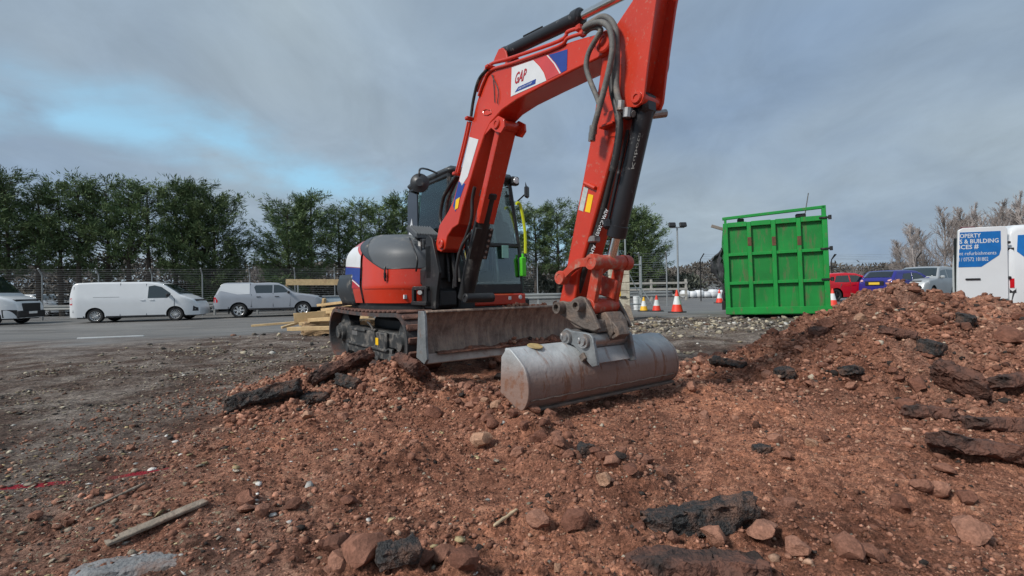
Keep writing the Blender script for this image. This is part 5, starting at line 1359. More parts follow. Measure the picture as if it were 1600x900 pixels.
class Car:
    def __init__(s, name, label, cat, paint, L_, W, prof, sill, belt, wheels, wr, loc, rz, rc=.10, tum=.20, er=.35, ef=.6, tr=.10, tf=.16, spokes=10, group=None, low=None, rimm=None):
        s.root = thing(name, label, cat, loc, rz, group); s.L = L_; s.W = W; s.sill = sill; s.belt = belt; s.rc = rc; s.tum = tum
        s.er, s.ef, s.tr, s.tf = er, ef, tr, tf
        s.px = np.array([p[0] for p in prof], float); s.pz = np.array([p[1] for p in prof], float)
        s.wheels = wheels; s.wr = wr
        xs = set(np.linspace(0, L_, 56).tolist()) | {.02, .05, .09, L_ - .02, L_ - .05, L_ - .1}
        Ra = wr + .055
        for wx in wheels:
            for k in range(13): xs.add(wx - Ra * math.cos(math.pi * k / 12))
        xs = sorted(xs)
        g = []
        for x in xs:
            zt = s.zt(x); zb = sill
            for wx in wheels:
                d_ = abs(x - wx)
                if d_ < Ra: zb = max(zb, wr + math.sqrt(max(0, Ra * Ra - d_ * d_)))
            r = min(rc, (zt - zb) * .45); sec = []
            for k in range(11):
                z = zb + (zt - r - zb) * k / 10; sec.append((s.hw(x, z), z))
            y0 = s.hw(x, zt - r)
            for k in range(1, 5):
                a = math.pi / 2 * k / 4; sec.append((y0 - r * (1 - math.cos(a)), zt - r + r * math.sin(a)))
            yt = y0 - r
            for k in range(1, 4): sec.append((yt * (1 - k / 3.0), zt + .02 * (1 - (1 - k / 3.0) ** 2)))
            g.append([(x, -y, z) for y, z in sec] + [(x, y, z) for y, z in sec[-2::-1]])
        b = MB(); b.sheet(g); n = len(g[0])
        b.f.append(tuple(range(n))); b.m.append(0); b.f.append(tuple(range((len(g) - 1) * n, len(g) * n))); b.m.append(0)
        s.body = b.build('body', paint, s.root, 32)
        u = MB(); u.box((L_ / 2, 0, (sill + belt) / 2 - .06), (L_ - .35, 2 * (W - .27), belt - sill - .02), .02); u.box((L_ / 2, 0, sill - .02), (L_ - .5, 2 * W - .3, .08), .01); u.build('underbody', M_trim, s.root)
        for wx in wheels:
            for sy in (-1, 1): s.wheel(wx, sy, spokes, rimm or M_rim)
    def zt(s, x): return float(np.interp(x, s.px, s.pz))
    def hw(s, x, z):
        w = s.W * (1 - s.tr * max(0, 1 - x / s.er) ** 2 - s.tf * max(0, 1 - (s.L - x) / s.ef) ** 2)
        if z > s.belt: w -= s.tum * (z - s.belt)
        m_ = .55 * (s.sill + s.belt)
        if z < m_: w -= .05 * ((m_ - z) / m_) ** 2
        return w
    def wheel(s, wx, sy, spokes, rimm):
        r = s.wr; y = sy * (s.W - .13); ax = (0, sy, 0)
        t = MB(); t.lathe([(r * .66, .10), (r * .90, .105), (r * .985, .07), (r, 0), (r * .985, -.07), (r * .90, -.105), (r * .66, -.10)], (wx, y, r), ax, 26, close=True); to = t.build('wheel', M_tyre, s.root, 50)
        q = MB(); q.lathe([(r * .60, .075), (r * .67, .10), (r * .67, -.08), (r * .60, -.06)], (wx, y, r), ax, 24, close=True)
        for k in range(spokes):
            a = 2 * math.pi * k / spokes; d_ = Vector((math.cos(a), 0, math.sin(a)))
            q.box(Vector((wx, y + sy * .075, r)) + d_ * r * .36, (r * .58, .025, r * (.085 if spokes > 11 else .16 if spokes > 7 else .22)), .006, Matrix((d_, Vector((0, 1, 0)), d_.cross(Vector((0, 1, 0))))).transposed())
        q.lathe([(0, .085), (r * .14, .085), (r * .16, .06)], (wx, y, r), ax, 14); q.build('rim', rimm, to, 40)
        MB().lathe([(0, 0), (r * .63, 0), (r * .63, -.05), (0, -.05)], (wx, y + sy * .04, r), ax, 18).build('dark_backing', M_trim, to)  # black backing disc, the shade between the spokes put into its colour
    def on_side(s, name, poly, m, parent=None, off=.004, sides=(-1, 1), th=.03):
        for sy in sides:
            k = len(poly); b = MB()
            P = [(x, sy * (s.hw(x, z) + off), z) for x, z in poly]; Q = [(x, sy * (s.hw(x, z) + off - th), z) for x, z in poly]
            b.add(P + Q, [tuple(range(k)), tuple(range(k, 2 * k))[::-1]] + [(i, (i + 1) % k, (i + 1) % k + k, i + k) for i in range(k)])
            b.build(name, m, parent or s.body, 0)
    def on_top(s, name, xa, xb, fr, m, off=.006, n=8, taper=0.0):
        g = []
        for i in range(n + 1):
            x = xa + (xb - xa) * i / n; zt = s.zt(x); y0 = s.hw(x, zt - s.rc) - s.rc * .35; y0 *= fr
            g.append([(x, y0 * (2 * k / 8 - 1), zt + off + .02 * (1 - (2 * k / 8 - 1) ** 2)) for k in range(9)])
        b = MB(); b.sheet(g); o = b.build(name, m, s.body, 60); sm = o.modifiers.new('solid', 'SOLIDIFY'); sm.thickness = .012; sm.offset = 0
        return o
    def at(s, name, c, size, m, ch=.01, parent=None): return MB().box(c, size, ch).build(name, m, parent or s.body)
    def mirrors(s, x, z, m):
        for sy in (-1, 1): MB().box((x, sy * (s.hw(x, z) + .10), z), (.12, .18, .15), .04).build('wing_mirror', m, s.body)
    def joint(s, pts, sides=(-1, 1)):
        for sy in sides: MB().tube([(x, sy * (s.hw(x, z) + .001), z) for x, z in pts], .013, 4).build('door_joint', M_trim, s.body)
def gz(x, y): return float(ground_full(x, y))
def place(px_rear, D_rear, px_front, D_front):
    a = np.array([(px_rear - 800) / FPX * D_rear, D_rear]); b_ = np.array([(px_front - 800) / FPX * D_front, D_front]); v = b_ - a
    return a, math.atan2(v[1], v[0]), np.hypot(*v)
def locate(wheel_xy, rz, wx): return (wheel_xy[0] - wx * math.cos(rz), wheel_xy[1] - wx * math.sin(rz))

# white panel van
a, rz, dist = place(148, 22.6, 276, 23.5)
n_off = np.array([-math.sin(rz), math.cos(rz)]) * .93     # wheel seen is the near one; the body's axis lies behind it
o = locate(a + n_off, rz, 1.02)
van = Car('panel_van', 'white panel van parked second from left in front of the fence', 'van', M_wpaint, 5.31, .96,
          [(0, 1.30), (.03, 1.55), (.10, 1.80), (.22, 1.885), (1.0, 1.915), (3.1, 1.91), (3.55, 1.86), (3.85, 1.74), (4.25, 1.46), (4.5, 1.27), (4.75, 1.17), (5.05, 1.03), (5.2, .86), (5.29, .66), (5.31, .5)], .27, 1.10, (1.02, 4.30), .335, (o[0], o[1], gz(*a)), rz, rc=.09, tum=.16, ef=.9, tf=.22, spokes=14)
van.on_side('side_window', [(3.16, 1.13), (3.18, 1.70), (3.42, 1.745), (3.72, 1.66), (4.10, 1.36), (4.12, 1.28), (3.98, 1.13)], M_carglass)
van.on_side('sill_strip', [(1.45, .275), (3.88, .275), (3.88, .315), (1.45, .315)], M_trim, off=.006); van.on_side('bumper_strip', [(.04, .275), (.6, .275), (.6, .33), (.04, .33)], M_trim, off=.006)
van.on_top('windscreen', 3.72, 4.45, .93, M_carglass); van.mirrors(4.02, 1.26, M_trim)
van.on_side('tail_lamp', [(.02, .86), (.13, .86), (.12, 1.18), (.03, 1.18)], M_tail)
van.on_side('headlamp', [(4.72, .98), (4.80, 1.07), (5.0, 1.0), (5.10, .90), (4.9, .90)], M_lamp)
van.on_side('bumper_trim', [(5.02, .46), (5.05, .72), (5.16, .64), (5.25, .62), (5.25, .46)], M_trim)
van.on_side('door_rail', [(.95, 1.195), (2.0, 1.195), (2.0, 1.215), (.95, 1.215)], mat('rail grey', (.28, .29, .3), .5))
for pts in ([(2.02, .32), (2.02, 1.86)], [(3.10, .32), (3.08, 1.82)], [(.16, .5), (.18, 1.7)], [(4.25, .5), (4.28, 1.05), (4.15, 1.25)]): van.joint(pts)
for x in (2.86, 3.24): van.on_side('door_handle', [(x, 1.02), (x + .18, 1.02), (x + .18, 1.06), (x, 1.06)], M_wpaint, off=.02, th=.03)

# silver pickup with a canopy
a, rz, dist = place(373, 25.2, 476, 26.2); n_off = np.array([-math.sin(rz), math.cos(rz)]) * .85
o = locate(a + n_off, rz, 1.18)
pk = Car('pickup_truck', 'silver pickup truck with a white canopy over its bed', 'pickup', M_silver, 5.33, .91,
         [(0, .80), (.03, 1.14), (.10, 1.22), (.22, 1.50), (.40, 1.80), (.6, 1.84), (1.72, 1.84), (1.75, 1.80), (2.6, 1.835), (3.05, 1.80), (3.35, 1.66), (3.75, 1.33), (3.9, 1.25), (4.6, 1.16), (5.05, 1.06), (5.25, .90), (5.33, .62)], .48, 1.14, (1.18, 4.27), .385, (o[0], o[1], gz(*a)), rz, rc=.07, tum=.22, ef=.5, tf=.14, spokes=6)
pk.on_side('canopy', [(.14, 1.23), (1.70, 1.23), (1.70, 1.79), (.42, 1.78), (.26, 1.52)], M_wpaint, off=.012)
pk.on_side('rear_window', [(2.0, 1.28), (2.78, 1.28), (2.78, 1.70), (1.98, 1.70), (1.90, 1.60)], M_carglass); pk.on_side('side_window', [(2.84, 1.28), (3.62, 1.30), (3.30, 1.62), (3.10, 1.70), (2.84, 1.71)], M_carglass)
pk.on_top('windscreen', 3.10, 3.72, .93, M_carglass); pk.mirrors(3.58, 1.30, M_trim)
pk.on_side('tail_lamp', [(.02, .82), (.20, .82), (.22, .92), (.10, 1.10), (.03, 1.10)], M_tail)
pk.on_side('headlamp', [(4.85, .93), (4.95, 1.04), (5.2, .97), (5.27, .86)], M_lamp)
for pts in ([(1.74, .55), (1.72, 1.80)], [(1.78, .55), (1.78, 1.22)], [(2.81, .55), (2.81, 1.26)], [(3.62, .55), (3.70, 1.2)]): pk.joint(pts)
for x in (2.02, 2.9): pk.on_side('door_handle', [(x, 1.06), (x + .2, 1.06), (x + .2, 1.10), (x, 1.10)], M_trim, off=.02)
for sy in (-1, 1): MB().box((2.75, sy * .90, .42), (2.2, .16, .06), .02).build('side_step', M_trim, pk.body)
pk.at('rear_bumper', (-.04, 0, .62), (.14, 1.7, .18), M_steel, .03); pk.at('front_bumper', (5.26, 0, .60), (.18, 1.74, .30), M_trim, .05)
for sy in (-1, 1): MB().box((.70, sy * .82, .40), (.02, .25, .36), .004).build('mud_flap', M_trim, pk.body)

# white van cut by the left edge
a = at_depth(64, 500, 22.4)[:2]; rz2 = R(13)
fx_ = 5.5
o = (a[0] - 1.1 - fx_ * math.cos(rz2), a[1] - fx_ * math.sin(rz2) + .7)
tv = Car('large_van', 'large white van with black grille cut off by the left edge', 'van', M_wpaint, 5.5, 1.0,
         [(0, 2.3), (.1, 2.5), (3.3, 2.52), (3.7, 2.40), (4.0, 2.1), (4.45, 1.55), (4.62, 1.38), (5.1, 1.22), (5.38, 1.06), (5.47, .8), (5.5, .5)], .30, 1.25, (1.2, 4.52), .345, (o[0], o[1], gz(a[0], a[1])), rz2, rc=.1, tum=.14, ef=.8, tf=.2, spokes=10, rimm=M_wpaint)
tv.on_top('windscreen', 3.80, 4.52, .95, M_carglass); tv.on_side('side_window', [(3.2, 1.28), (3.2, 1.9), (3.75, 1.9), (4.25, 1.42), (4.25, 1.28)], M_carglass)
tv.on_side('headlamp', [(4.85, .92), (4.82, 1.12), (5.05, 1.10), (5.30, 1.0), (5.34, .88), (5.1, .88)], M_lamp)
tv.on_side('bumper', [(4.95, .34), (4.93, .70), (5.2, .70), (5.44, .68), (5.46, .36)], M_trim, off=.008); tv.on_side('lower_trim', [(1.6, .33), (4.1, .33), (4.1, .60), (1.6, .60)], M_trim)
tv.at('grille', (5.47, 0, .82), (.08, 1.1, .36), M_trim, .02); tv.at('front_bumper', (5.46, 0, .48), (.14, 1.7, .34), M_trim, .04); tv.at('number_plate', (5.54, .0, .55), (.02, .52, .11), M_platew, .002); tv.mirrors(4.15, 1.35, M_trim)

# red car behind the container
a = at_depth(1304, 466, 25.2)[:2]; rz = R(6)
o = (a[0] - .85 * math.cos(rz), a[1] - .85 * math.sin(rz) + .85)
rc_ = Car('red_car', 'red hatchback car half hidden behind the blue car', 'car', M_carred, 4.4, .89,
          [(0, .75), (.05, .98), (.15, 1.08), (.55, 1.42), (.8, 1.49), (1.6, 1.52), (2.1, 1.49), (2.5, 1.36), (2.95, 1.06), (3.1, .99), (3.7, .90), (4.15, .78), (4.35, .62), (4.4, .45)], .24, .98, (.85, 3.45), .335, (o[0], o[1], gz(*a)), rz, rc=.10, tum=.34, spokes=5, rimm=M_trim)
rc_.on_side('rear_window', [(.75, 1.02), (1.62, 1.02), (1.62, 1.38), (.95, 1.36)], M_carglass); rc_.on_side('side_window', [(1.70, 1.02), (2.75, 1.02), (2.35, 1.28), (2.1, 1.37), (1.70, 1.39)], M_carglass)
rc_.on_top('windscreen', 2.2, 2.9, .9, M_carglass); rc_.on_top('tailgate_window', .2, .58, .85, M_carglass); rc_.joint([(1.66, .35), (1.66, 1.0)]); rc_.joint([(1.05, .7), (1.15, .95)]); rc_.on_side('door_handle', [(1.75, .86), (1.93, .86), (1.93, .89), (1.75, .89)], M_carred, off=.02)
rc_.on_side('tail_lamp', [(.06, .78), (.3, .80), (.28, .9), (.08, .9)], M_tail)

# dark blue crossover seen from behind
a = at_depth(1358, 466, 24.6)[:2]; rz = R(20)
bc_ = Car('blue_car', 'dark blue crossover car seen from behind with yellow number plate', 'car', M_carblue, 4.13, .885,
          [(0, .62), (.04, .98), (.10, 1.10), (.22, 1.22), (.50, 1.50), (.62, 1.56), (1.4, 1.585), (2.1, 1.55), (2.5, 1.42), (2.95, 1.12), (3.1, 1.06), (3.7, .98), (4.0, .80), (4.13, .5)], .30, 1.02, (.76, 3.29), .345, (a[0] + .2, a[1] - .1, gz(*a)), rz, rc=.13, tum=.36, er=.5, tr=.12, spokes=6, rimm=M_trim)
bc_.on_top('tailgate_window', .20, .52, .86, M_carglass); bc_.on_top('windscreen', 2.3, 2.95, .9, M_carglass)
bc_.on_side('rear_window', [(.85, 1.10), (1.45, 1.08), (1.55, 1.42), (1.0, 1.40), (.82, 1.22)], M_carglass); bc_.on_side('side_window', [(1.55, 1.06), (2.65, 1.06), (2.3, 1.32), (2.05, 1.42), (1.64, 1.43)], M_carglass)
bc_.at('number_plate', (-.012, 0, .92), (.02, .52, .12), M_plate, .002); bc_.at('bumper', (-.02, 0, .46), (.12, 1.5, .20), M_trim, .05)
bc_.at('plate_recess', (-.004, 0, .93), (.012, .9, .22), M_trim, .004)
for sy in (-1, 1): MB().box((.20, sy * .70, 1.10), (.40, .16, .10), .04, Matrix.Rotation(R(sy * 18), 3, 'Z') @ Matrix.Rotation(R(-22), 3, 'Y')).build('tail_lamp', bpy.data.materials.get('pink white lamp') or mat('pink white lamp', (.62, .36, .34), .2), bc_.body)
bc_.joint([(1.5, .4), (1.5, 1.05)]); bc_.mirrors(2.55, 1.12, M_carblue)
for wx in bc_.wheels: bc_.on_side('arch_trim', [(wx + .44 * math.cos(q), .345 + .44 * math.sin(q)) for q in np.linspace(-.1, math.pi + .1, 12)] + [(wx + .40 * math.cos(q), .345 + .40 * math.sin(q)) for q in np.linspace(math.pi + .1, -.1, 12)], M_trim, off=.012)

# grey SUV facing left
a = at_depth(1412, 466, 24.2)[:2]; rz = R(212)
fl_ = 4.6
o = (a[0] - fl_ * math.cos(rz), a[1] - fl_ * math.sin(rz))
gs = Car('grey_car', 'light grey off-road car behind the soil heap facing left', 'car', M_cargrey, 4.6, .93,
         [(0, .7), (.05, 1.2), (.15, 1.55), (.3, 1.70), (1.0, 1.76), (2.2, 1.75), (2.5, 1.66), (3.0, 1.25), (3.15, 1.16), (4.1, 1.08), (4.45, .95), (4.57, .7), (4.6, .5)], .34, 1.10, (.85, 3.65), .37, (o[0], o[1], gz(*a)), rz, rc=.10, tum=.26, ef=.5, spokes=8)
gs.on_top('windscreen', 2.45, 3.02, .93, M_carglass); gs.on_side('side_window', [(1.75, 1.14), (2.85, 1.14), (2.45, 1.52), (1.75, 1.60)], M_carglass); gs.on_side('rear_window', [(.5, 1.14), (1.65, 1.14), (1.65, 1.60), (.55, 1.58)], M_carglass)
gs.on_side('headlamp', [(4.2, .86), (4.25, 1.0), (4.5, .92), (4.53, .82)], M_lamp); gs.at('grille', (4.6, 0, .78), (.05, 1.1, .18), M_trim, .02); gs.at('front_bumper', (4.58, 0, .52), (.12, 1.6, .2), M_trim, .04); gs.mirrors(2.75, 1.2, M_cargrey)

# white van at the right with one rear door swung open, blue lettering
cpt = at_depth(1578, 462, 9.3); rzv = math.atan2(-.30, .95)
wv = Car('works_van', 'white van at the right edge with an open lettered rear door', 'van', M_wpaint, 4.99, .98,
         [(0, 1.40), (.02, 1.70), (.07, 1.86), (.16, 1.945), (1.0, 1.97), (3.2, 1.95), (3.6, 1.85), (4.2, 1.35), (4.4, 1.22), (4.8, 1.02), (4.97, .75), (4.99, .5)], .30, 1.15, (.95, 4.05), .34,
         (cpt[0] - .98 * math.sin(rzv), cpt[1] + .98 * math.cos(rzv), gz(cpt[0], cpt[1])), rzv, rc=.12, tum=.13, er=.12, tr=.03, spokes=10)
wv.on_side('side_graphic', [(.36, 1.18), (.14, 1.42), (.18, 1.74), (.95, 1.76), (2.3, 1.76), (2.3, 1.18)], mat('van blue graphic', S(18, 104, 176), .4), off=.005, sides=(-1,), th=.008)
wv.on_side('lower_trim', [(.02, .33), (1.0 - .42, .33), (.45, .62), (.05, .62)], mat('dark grey trim', (.06, .065, .07), .5), off=.006)
wv.on_side('tail_lamp', [(.01, .62), (.10, .62), (.10, 1.50), (.01, 1.50)], M_trim, off=.006); wv.on_side('tail_lamp_lens', [(.015, .72), (.07, .72), (.07, .90), (.015, .90)], M_tail, off=.012)
wv.at('load_opening', (-.004, 0, 1.15), (.02, 1.7, 1.4), M_trim, .01)
# the open door: hinged on the near rear corner, swung right back
DW, DH = .82, 1.42
VB = mat('van blue lettering panel', S(18, 104, 176), .4)
dd = MB(); dz0 = .50
outl = [(-.02, dz0), (-.02, dz0 + DH - .06), (-.06, dz0 + DH), (-DW + .10, dz0 + DH), (-DW + .03, dz0 + DH - .05), (-DW, dz0 + .5), (-DW - .01, dz0)]
dd.prism(outl, -.99, -.93); door = dd.build('rear_door', M_wpaint, wv.root, 30, .012)
MB().prism([(-.16, dz0 + .86), (-.13, dz0 + .98), (-.13, dz0 + 1.33), (-DW + .05, dz0 + 1.33), (-DW + .015, dz0 + .64), (-.44, dz0 + .64)], -.9945, -.99).build('blue_panel', VB, door, 0)
def vtext(txt, x0, x1, z0, z1, bold):
    V, F = text_mesh(txt, bold); b = MB(); b.add([(x0 + (x1 - x0) * v[0], -.997, z0 + (z1 - z0) * v[1]) for v in V], F); b.build('lettering', M_white, door, 0, fixn=False)
# local x runs from the hinge to the free edge as negative; text reads towards the hinge
vtext('OPERTY', -DW + .045, -.44, dz0 + 1.215, dz0 + 1.30, True)
vtext('S & BUILDING', -DW + .04, -.165, dz0 + 1.105, dz0 + 1.19, True)
vtext('ICES', -DW + .03, -.58, dz0 + .995, dz0 + 1.08, True); vtext('#', -.55, -.48, dz0 + .99, dz0 + 1.085, True)
vtext('nt refurbishments', -DW + .028, -.205, dz0 + .875, dz0 + .945, False)
vtext('I / 07572 181802', -DW + .025, -.33, dz0 + .755, dz0 + .83, False)
MB().box((-DW + .24, -1.0, dz0 + .40), (.24, .03, .035), .01).build('door_handle', M_trim, door); MB().box((-DW + .19, -.96, dz0 + DH + .002), (.24, .05, .03), .008).build('brake_light', mat('dark red lens', (.12, .02, .03), .2), door)
for z in (.62, 1.3): MB().box((-.0, -.985, dz0 + z - .2), (.05, .03, .05), .01).build('hinge', M_trim, door)
MB().box((-.36, -1.0, dz0 + .055), (.16, .03, .03), .008).build('step_handle', M_trim, door)

# parked cars beyond the fence, small in the picture
M_dark = mat('dark car paint', (.05, .055, .06), .35)
far_spec = [(30, 469, 33, M_wpaint, 'white car beyond the fence at the far left'), (82, 468, 34, M_dark, 'dark car beyond the fence between the two white vans'), (325, 462, 37, M_wpaint, 'white car beyond the fence left of the pickup')]
for px_, py_, D_, pm, lb_ in far_spec:
    p = at_depth(px_, py_, D_)
    fc = Car('distant_car', lb_, 'car', pm, 4.2, .87, [(0, .6), (.1, 1.0), (.5, 1.4), (1.0, 1.46), (2.0, 1.45), (2.7, 1.05), (3.7, .9), (4.2, .5)], .25, .95, (.8, 3.3), .32, (p[0], p[1], gz(p[0], p[1])), R(random.uniform(-10, 30)), spokes=6, group=None)
    fc.on_side('side_window', [(.75, 1.0), (2.5, 1.0), (2.0, 1.32), (.95, 1.32)], M_carglass); fc.on_top('windscreen', 2.05, 2.65, .9, M_carglass)

# ------------------------------------------------------------------ cones, pillar, poles
M_orange = mat('cone red', S(232, 66, 48), .5, 0, .08, 8); M_coney = mat('cone yellow', S(232, 180, 40), .5, 0, .08, 8); M_conew = mat('cone white', (.7, .72, .72), .45, 0, .06, 8)
def cone(label, px, py, D, H, m):
    p = at_depth(px, py, D); z = gz(p[0], p[1])
    r0 = .145 * H / .75 + .03; c = thing('traffic_cone', label, 'cone', (p[0], p[1], z), random.random())
    MB().box((0, 0, .02), (r0 * 2.5, r0 * 2.5, .04), .01).build('base', M_trim, c)
    seg = [(0.04, .36), (.36, .72), (.72, 1.0)]
    for k, (a_, b_) in enumerate(seg):
        ra = r0 * (1 - a_) + .022; rb = r0 * (1 - b_) + .022
        MB().lathe([(ra, H * a_), (rb, H * b_)] + ([(0, H * b_)] if k == 2 else []), (0, 0, 0), (0, 0, 1), 18).build('sleeve' if k == 1 else 'cone_body', M_conew if k == 1 else m, c, 50)
cone('largest red and white traffic cone, nearest the green container', 1058, 484, 15.8, .75, M_orange)
cone('smaller red and white traffic cone between the yellow cone and the largest cone', 1026, 481, 17.8, .60, M_orange)
cone('yellow and white traffic cone by the galvanised gate', 1006, 480, 18.2, .55, M_coney)
cone('red and white traffic cone half hidden by the torn sheet', 1124, 460, 26, .75, M_orange)
cone('red and white traffic cone between the green container and the red car', 1301, 473, 20, .75, M_orange)
cone('red and white traffic cone seen behind the cab of the excavator', 807, 480, 16, .75, M_orange)
M_cream = mat('cream painted block', (.52, .48, .38), .8, 0, .15, 5, dirt=(.25, .20, .15), damt=.25, ds=4, bump=.3, bs=25)
p = at_depth(968, 504, 12.6)
plr = thing('block_pillar', 'cream painted block pillar with a yellow stripe behind the arm', 'pillar', (p[0], p[1], gz(p[0], p[1]) - .05), R(-8))
for k in range(7): MB().box((0, 0, .11 + .205 * k), (.52, .44, .20), .012).build('block', M_cream, plr)
MB().box((-.02, -.222, 1.05), (.09, .012, .75), .002).build('yellow_stripe', M_yel, plr); MB().box((.08, -.24, .68), (.16, .04, .03), .004).build('bracket', M_blackdirty, plr)
q0 = at_depth(979, 474, 12.4); q1 = at_depth(987, 505, 12.1)
board('leaning_plank', 'short grey plank leaning against the cream pillar', (q0[0], q0[1], q0[2]), (q1[0], q1[1], gz(q1[0], q1[1])), .14, .04, M_oldwood, 'plank', seed=9)
M_galv = mat('galvanised steel', (.36, .38, .39), .45, .5, .1, 6)
def pole(name, label, px, py_top, D, r, base_py=None, cat='pole', head=False):
    p = at_depth(px, py_top, D); z0_ = gz(p[0], p[1]); o = thing(name, label, cat, (p[0], p[1], z0_))
    H_ = p[2] - z0_; MB().tube([(0, 0, -.1), (0, 0, H_)], [r, r * .75], 10).build('mast', M_galv, o)
    if head:
        MB().box((0, 0, H_ + .02), (.7, .06, .06), .01).build('cross_bar', M_galv, o)
        for s_ in (-.26, .26): MB().box((s_, -.06, H_ + .14), (.34, .12, .24), .03, Matrix.Rotation(R(-25), 3, 'X')).build('floodlight', M_trim, o)
    return o
pole('floodlight_mast', 'tall mast with two floodlights by the road', 1058, 356, 23, .05, cat='lamp post', head=True)
pole('steel_pole', 'slim grey steel pole directly behind the bucket cylinder', 976, 338, 17, .035)
pole('steel_pole', 'thicker pale steel pole behind the cylinder rod', 964, 372, 16, .07)
pole('lamp_post', 'grey lamp post among the bare trees left of the lettered van', 1497, 371, 30, .06, cat='lamp post')

# ------------------------------------------------------------------ fences and barrier
M_wire = mat('fence wire', (.26, .27, .28), .5, .4, .1, 6)
def fence(name, label, pts, H_, bend=.35, every=2.6, wires=20, wr_=.006, pm=M_galv):
    a = np.array(pts[0]); b_ = np.array(pts[-1]); root = thing(name, label, 'fence', (a[0], a[1], 0), 0)
    w = MB()
    for p0_, p1_ in zip(pts[:-1], pts[1:]):
        p0_ = np.array(p0_); p1_ = np.array(p1_); L_ = np.hypot(*(p1_ - p0_)); n = max(1, int(round(L_ / every))); dr_ = (p1_ - p0_) / L_; nr = np.array([dr_[1], -dr_[0]])
        P = [p0_ + (p1_ - p0_) * k / n for k in range(n + 1)]
        for k, q in enumerate(P):
            z = gz(q[0], q[1]); l = q - a
            MB().tube([(l[0], l[1], z - .1), (l[0], l[1], z + H_), (l[0] + nr[0] * bend, l[1] + nr[1] * bend, z + H_ + bend)], .035, 8).build('post', pm, root)
        for k in range(n):
            za, zb_ = gz(*P[k]), gz(*P[k + 1]); la, lb2 = P[k] - a, P[k + 1] - a
            for j in range(wires):
                h_ = .08 + (H_ - .1) * j / (wires - 1); w.tube([(la[0], la[1], za + h_), (lb2[0], lb2[1], zb_ + h_)], wr_, 3, cap=False)
            m_ = int(every / .22)
            for j in range(0):
                f = j / m_; q = la + (lb2 - la) * f; w.tube([(q[0], q[1], za + .05), (q[0], q[1], za + H_)], wr_ * .7, 3, cap=False)
            for j in range(3):
                h_ = H_ + bend * (j + .6) / 3.2; o_ = nr * bend * (j + .6) / 3.2; w.tube([(la[0] + o_[0], la[1] + o_[1], za + h_), (lb2[0] + o_[0], lb2[1] + o_[1], zb_ + h_)], wr_, 3, cap=False)
    tag(w.build('wire_mesh', M_wire, root, 0, fixn=False), kind='stuff'); return root
def F2(px, D): return ((px - 800) / FPX * D, D)
fence('wire_fence', 'long wire fence with angled post tops behind the parked vans', [F2(-60, 25.0), F2(66, 26.0), F2(461, 30.0), F2(640, 32), F2(840, 34)], 2.45)
fence('wire_fence', 'wire fence between the gate and the dark tree beside the cones', [F2(1000, 24.0), F2(1042, 23.5)], 2.3)
fence('wire_fence', 'wire fence behind the cars on the right with dark angled posts', [F2(1095, 30.0), F2(1300, 33.0), F2(1700, 33.0)], 2.6, wires=12, pm=M_blackdirty, every=5.2)
# gate
p = at_depth(990, 470, 19.5); gt = thing('steel_gate', 'galvanised steel gate standing open beside the cones', 'gate', (p[0], p[1], gz(p[0], p[1])), R(20))
g = MB()
for x in (-.38, .38): g.tube([(x, 0, 0), (x, 0, 2.15 if x < 0 else 2.2)], .035, 8)
for z in (.25, .9, 1.85): g.tube([(-.38, 0, z), (.38, 0, z)], .028, 8)
g.build('gate_frame', M_galv, gt); MB().tube([(-.36, 0, 1.8), (.36, 0, .5)], .022, 8).build('brace', M_galv, gt)
b = MB()
for k in range(12): b.tube([(-.38, 0, .1 + .16 * k), (.38, 0, .1 + .16 * k)], .006, 4)
b.build('gate_wire', M_wire, gt); MB().tube([(.38, .0, .9), (.75, -.4, .05)], .02, 6).build('prop', M_galv, gt)
# roadside barrier
M_barrier = mat('barrier steel', (.38, .39, .38), .5, .4, .12, 3, dirt=(.22, .2, .17), damt=.2, ds=1.5)
def barrier(label, pts, z=.62):
    a = np.array(pts[0]); root = thing('crash_barrier', label, 'barrier', (a[0], a[1], 0))
    for p0_, p1_ in zip(pts[:-1], pts[1:]):
        p0_ = np.array(p0_); p1_ = np.array(p1_); L_ = np.hypot(*(p1_ - p0_)); n = max(1, int(L_ / 3.2)); d_ = (p1_ - p0_) / L_; nr = np.array([d_[1], -d_[0]])
        sec = [(.0, -.15), (.05, -.12), (.05, -.06), (0, -.02), (0, .02), (.05, .06), (.05, .12), (0, .15)]
        g = [[(*(q - a + nr * s_), gz(q[0], q[1]) + z + h_) for s_, h_ in sec] for q in (p0_ + (p1_ - p0_) * k / 14 for k in range(15))]
        b = MB(); b.sheet(g); o = b.build('rail', M_barrier, root, 40); sm = o.modifiers.new('solid', 'SOLIDIFY'); sm.thickness = .012
        for k in range(n + 1):
            q = p0_ + (p1_ - p0_) * (k + .5) / (n + 1); l = q - a - nr * .05; MB().box((l[0], l[1], gz(q[0], q[1]) + .33), (.10, .10, .78), .01).build('post', M_barrier, root)
barrier('long steel crash barrier behind the parked vans', [F2(-80, 27.5), F2(300, 29.0), F2(560, 31.0)])
barrier('steel crash barrier seen behind the excavator and the gate', [F2(640, 25.5), F2(880, 26.0), F2(1050, 27.5)], .55)
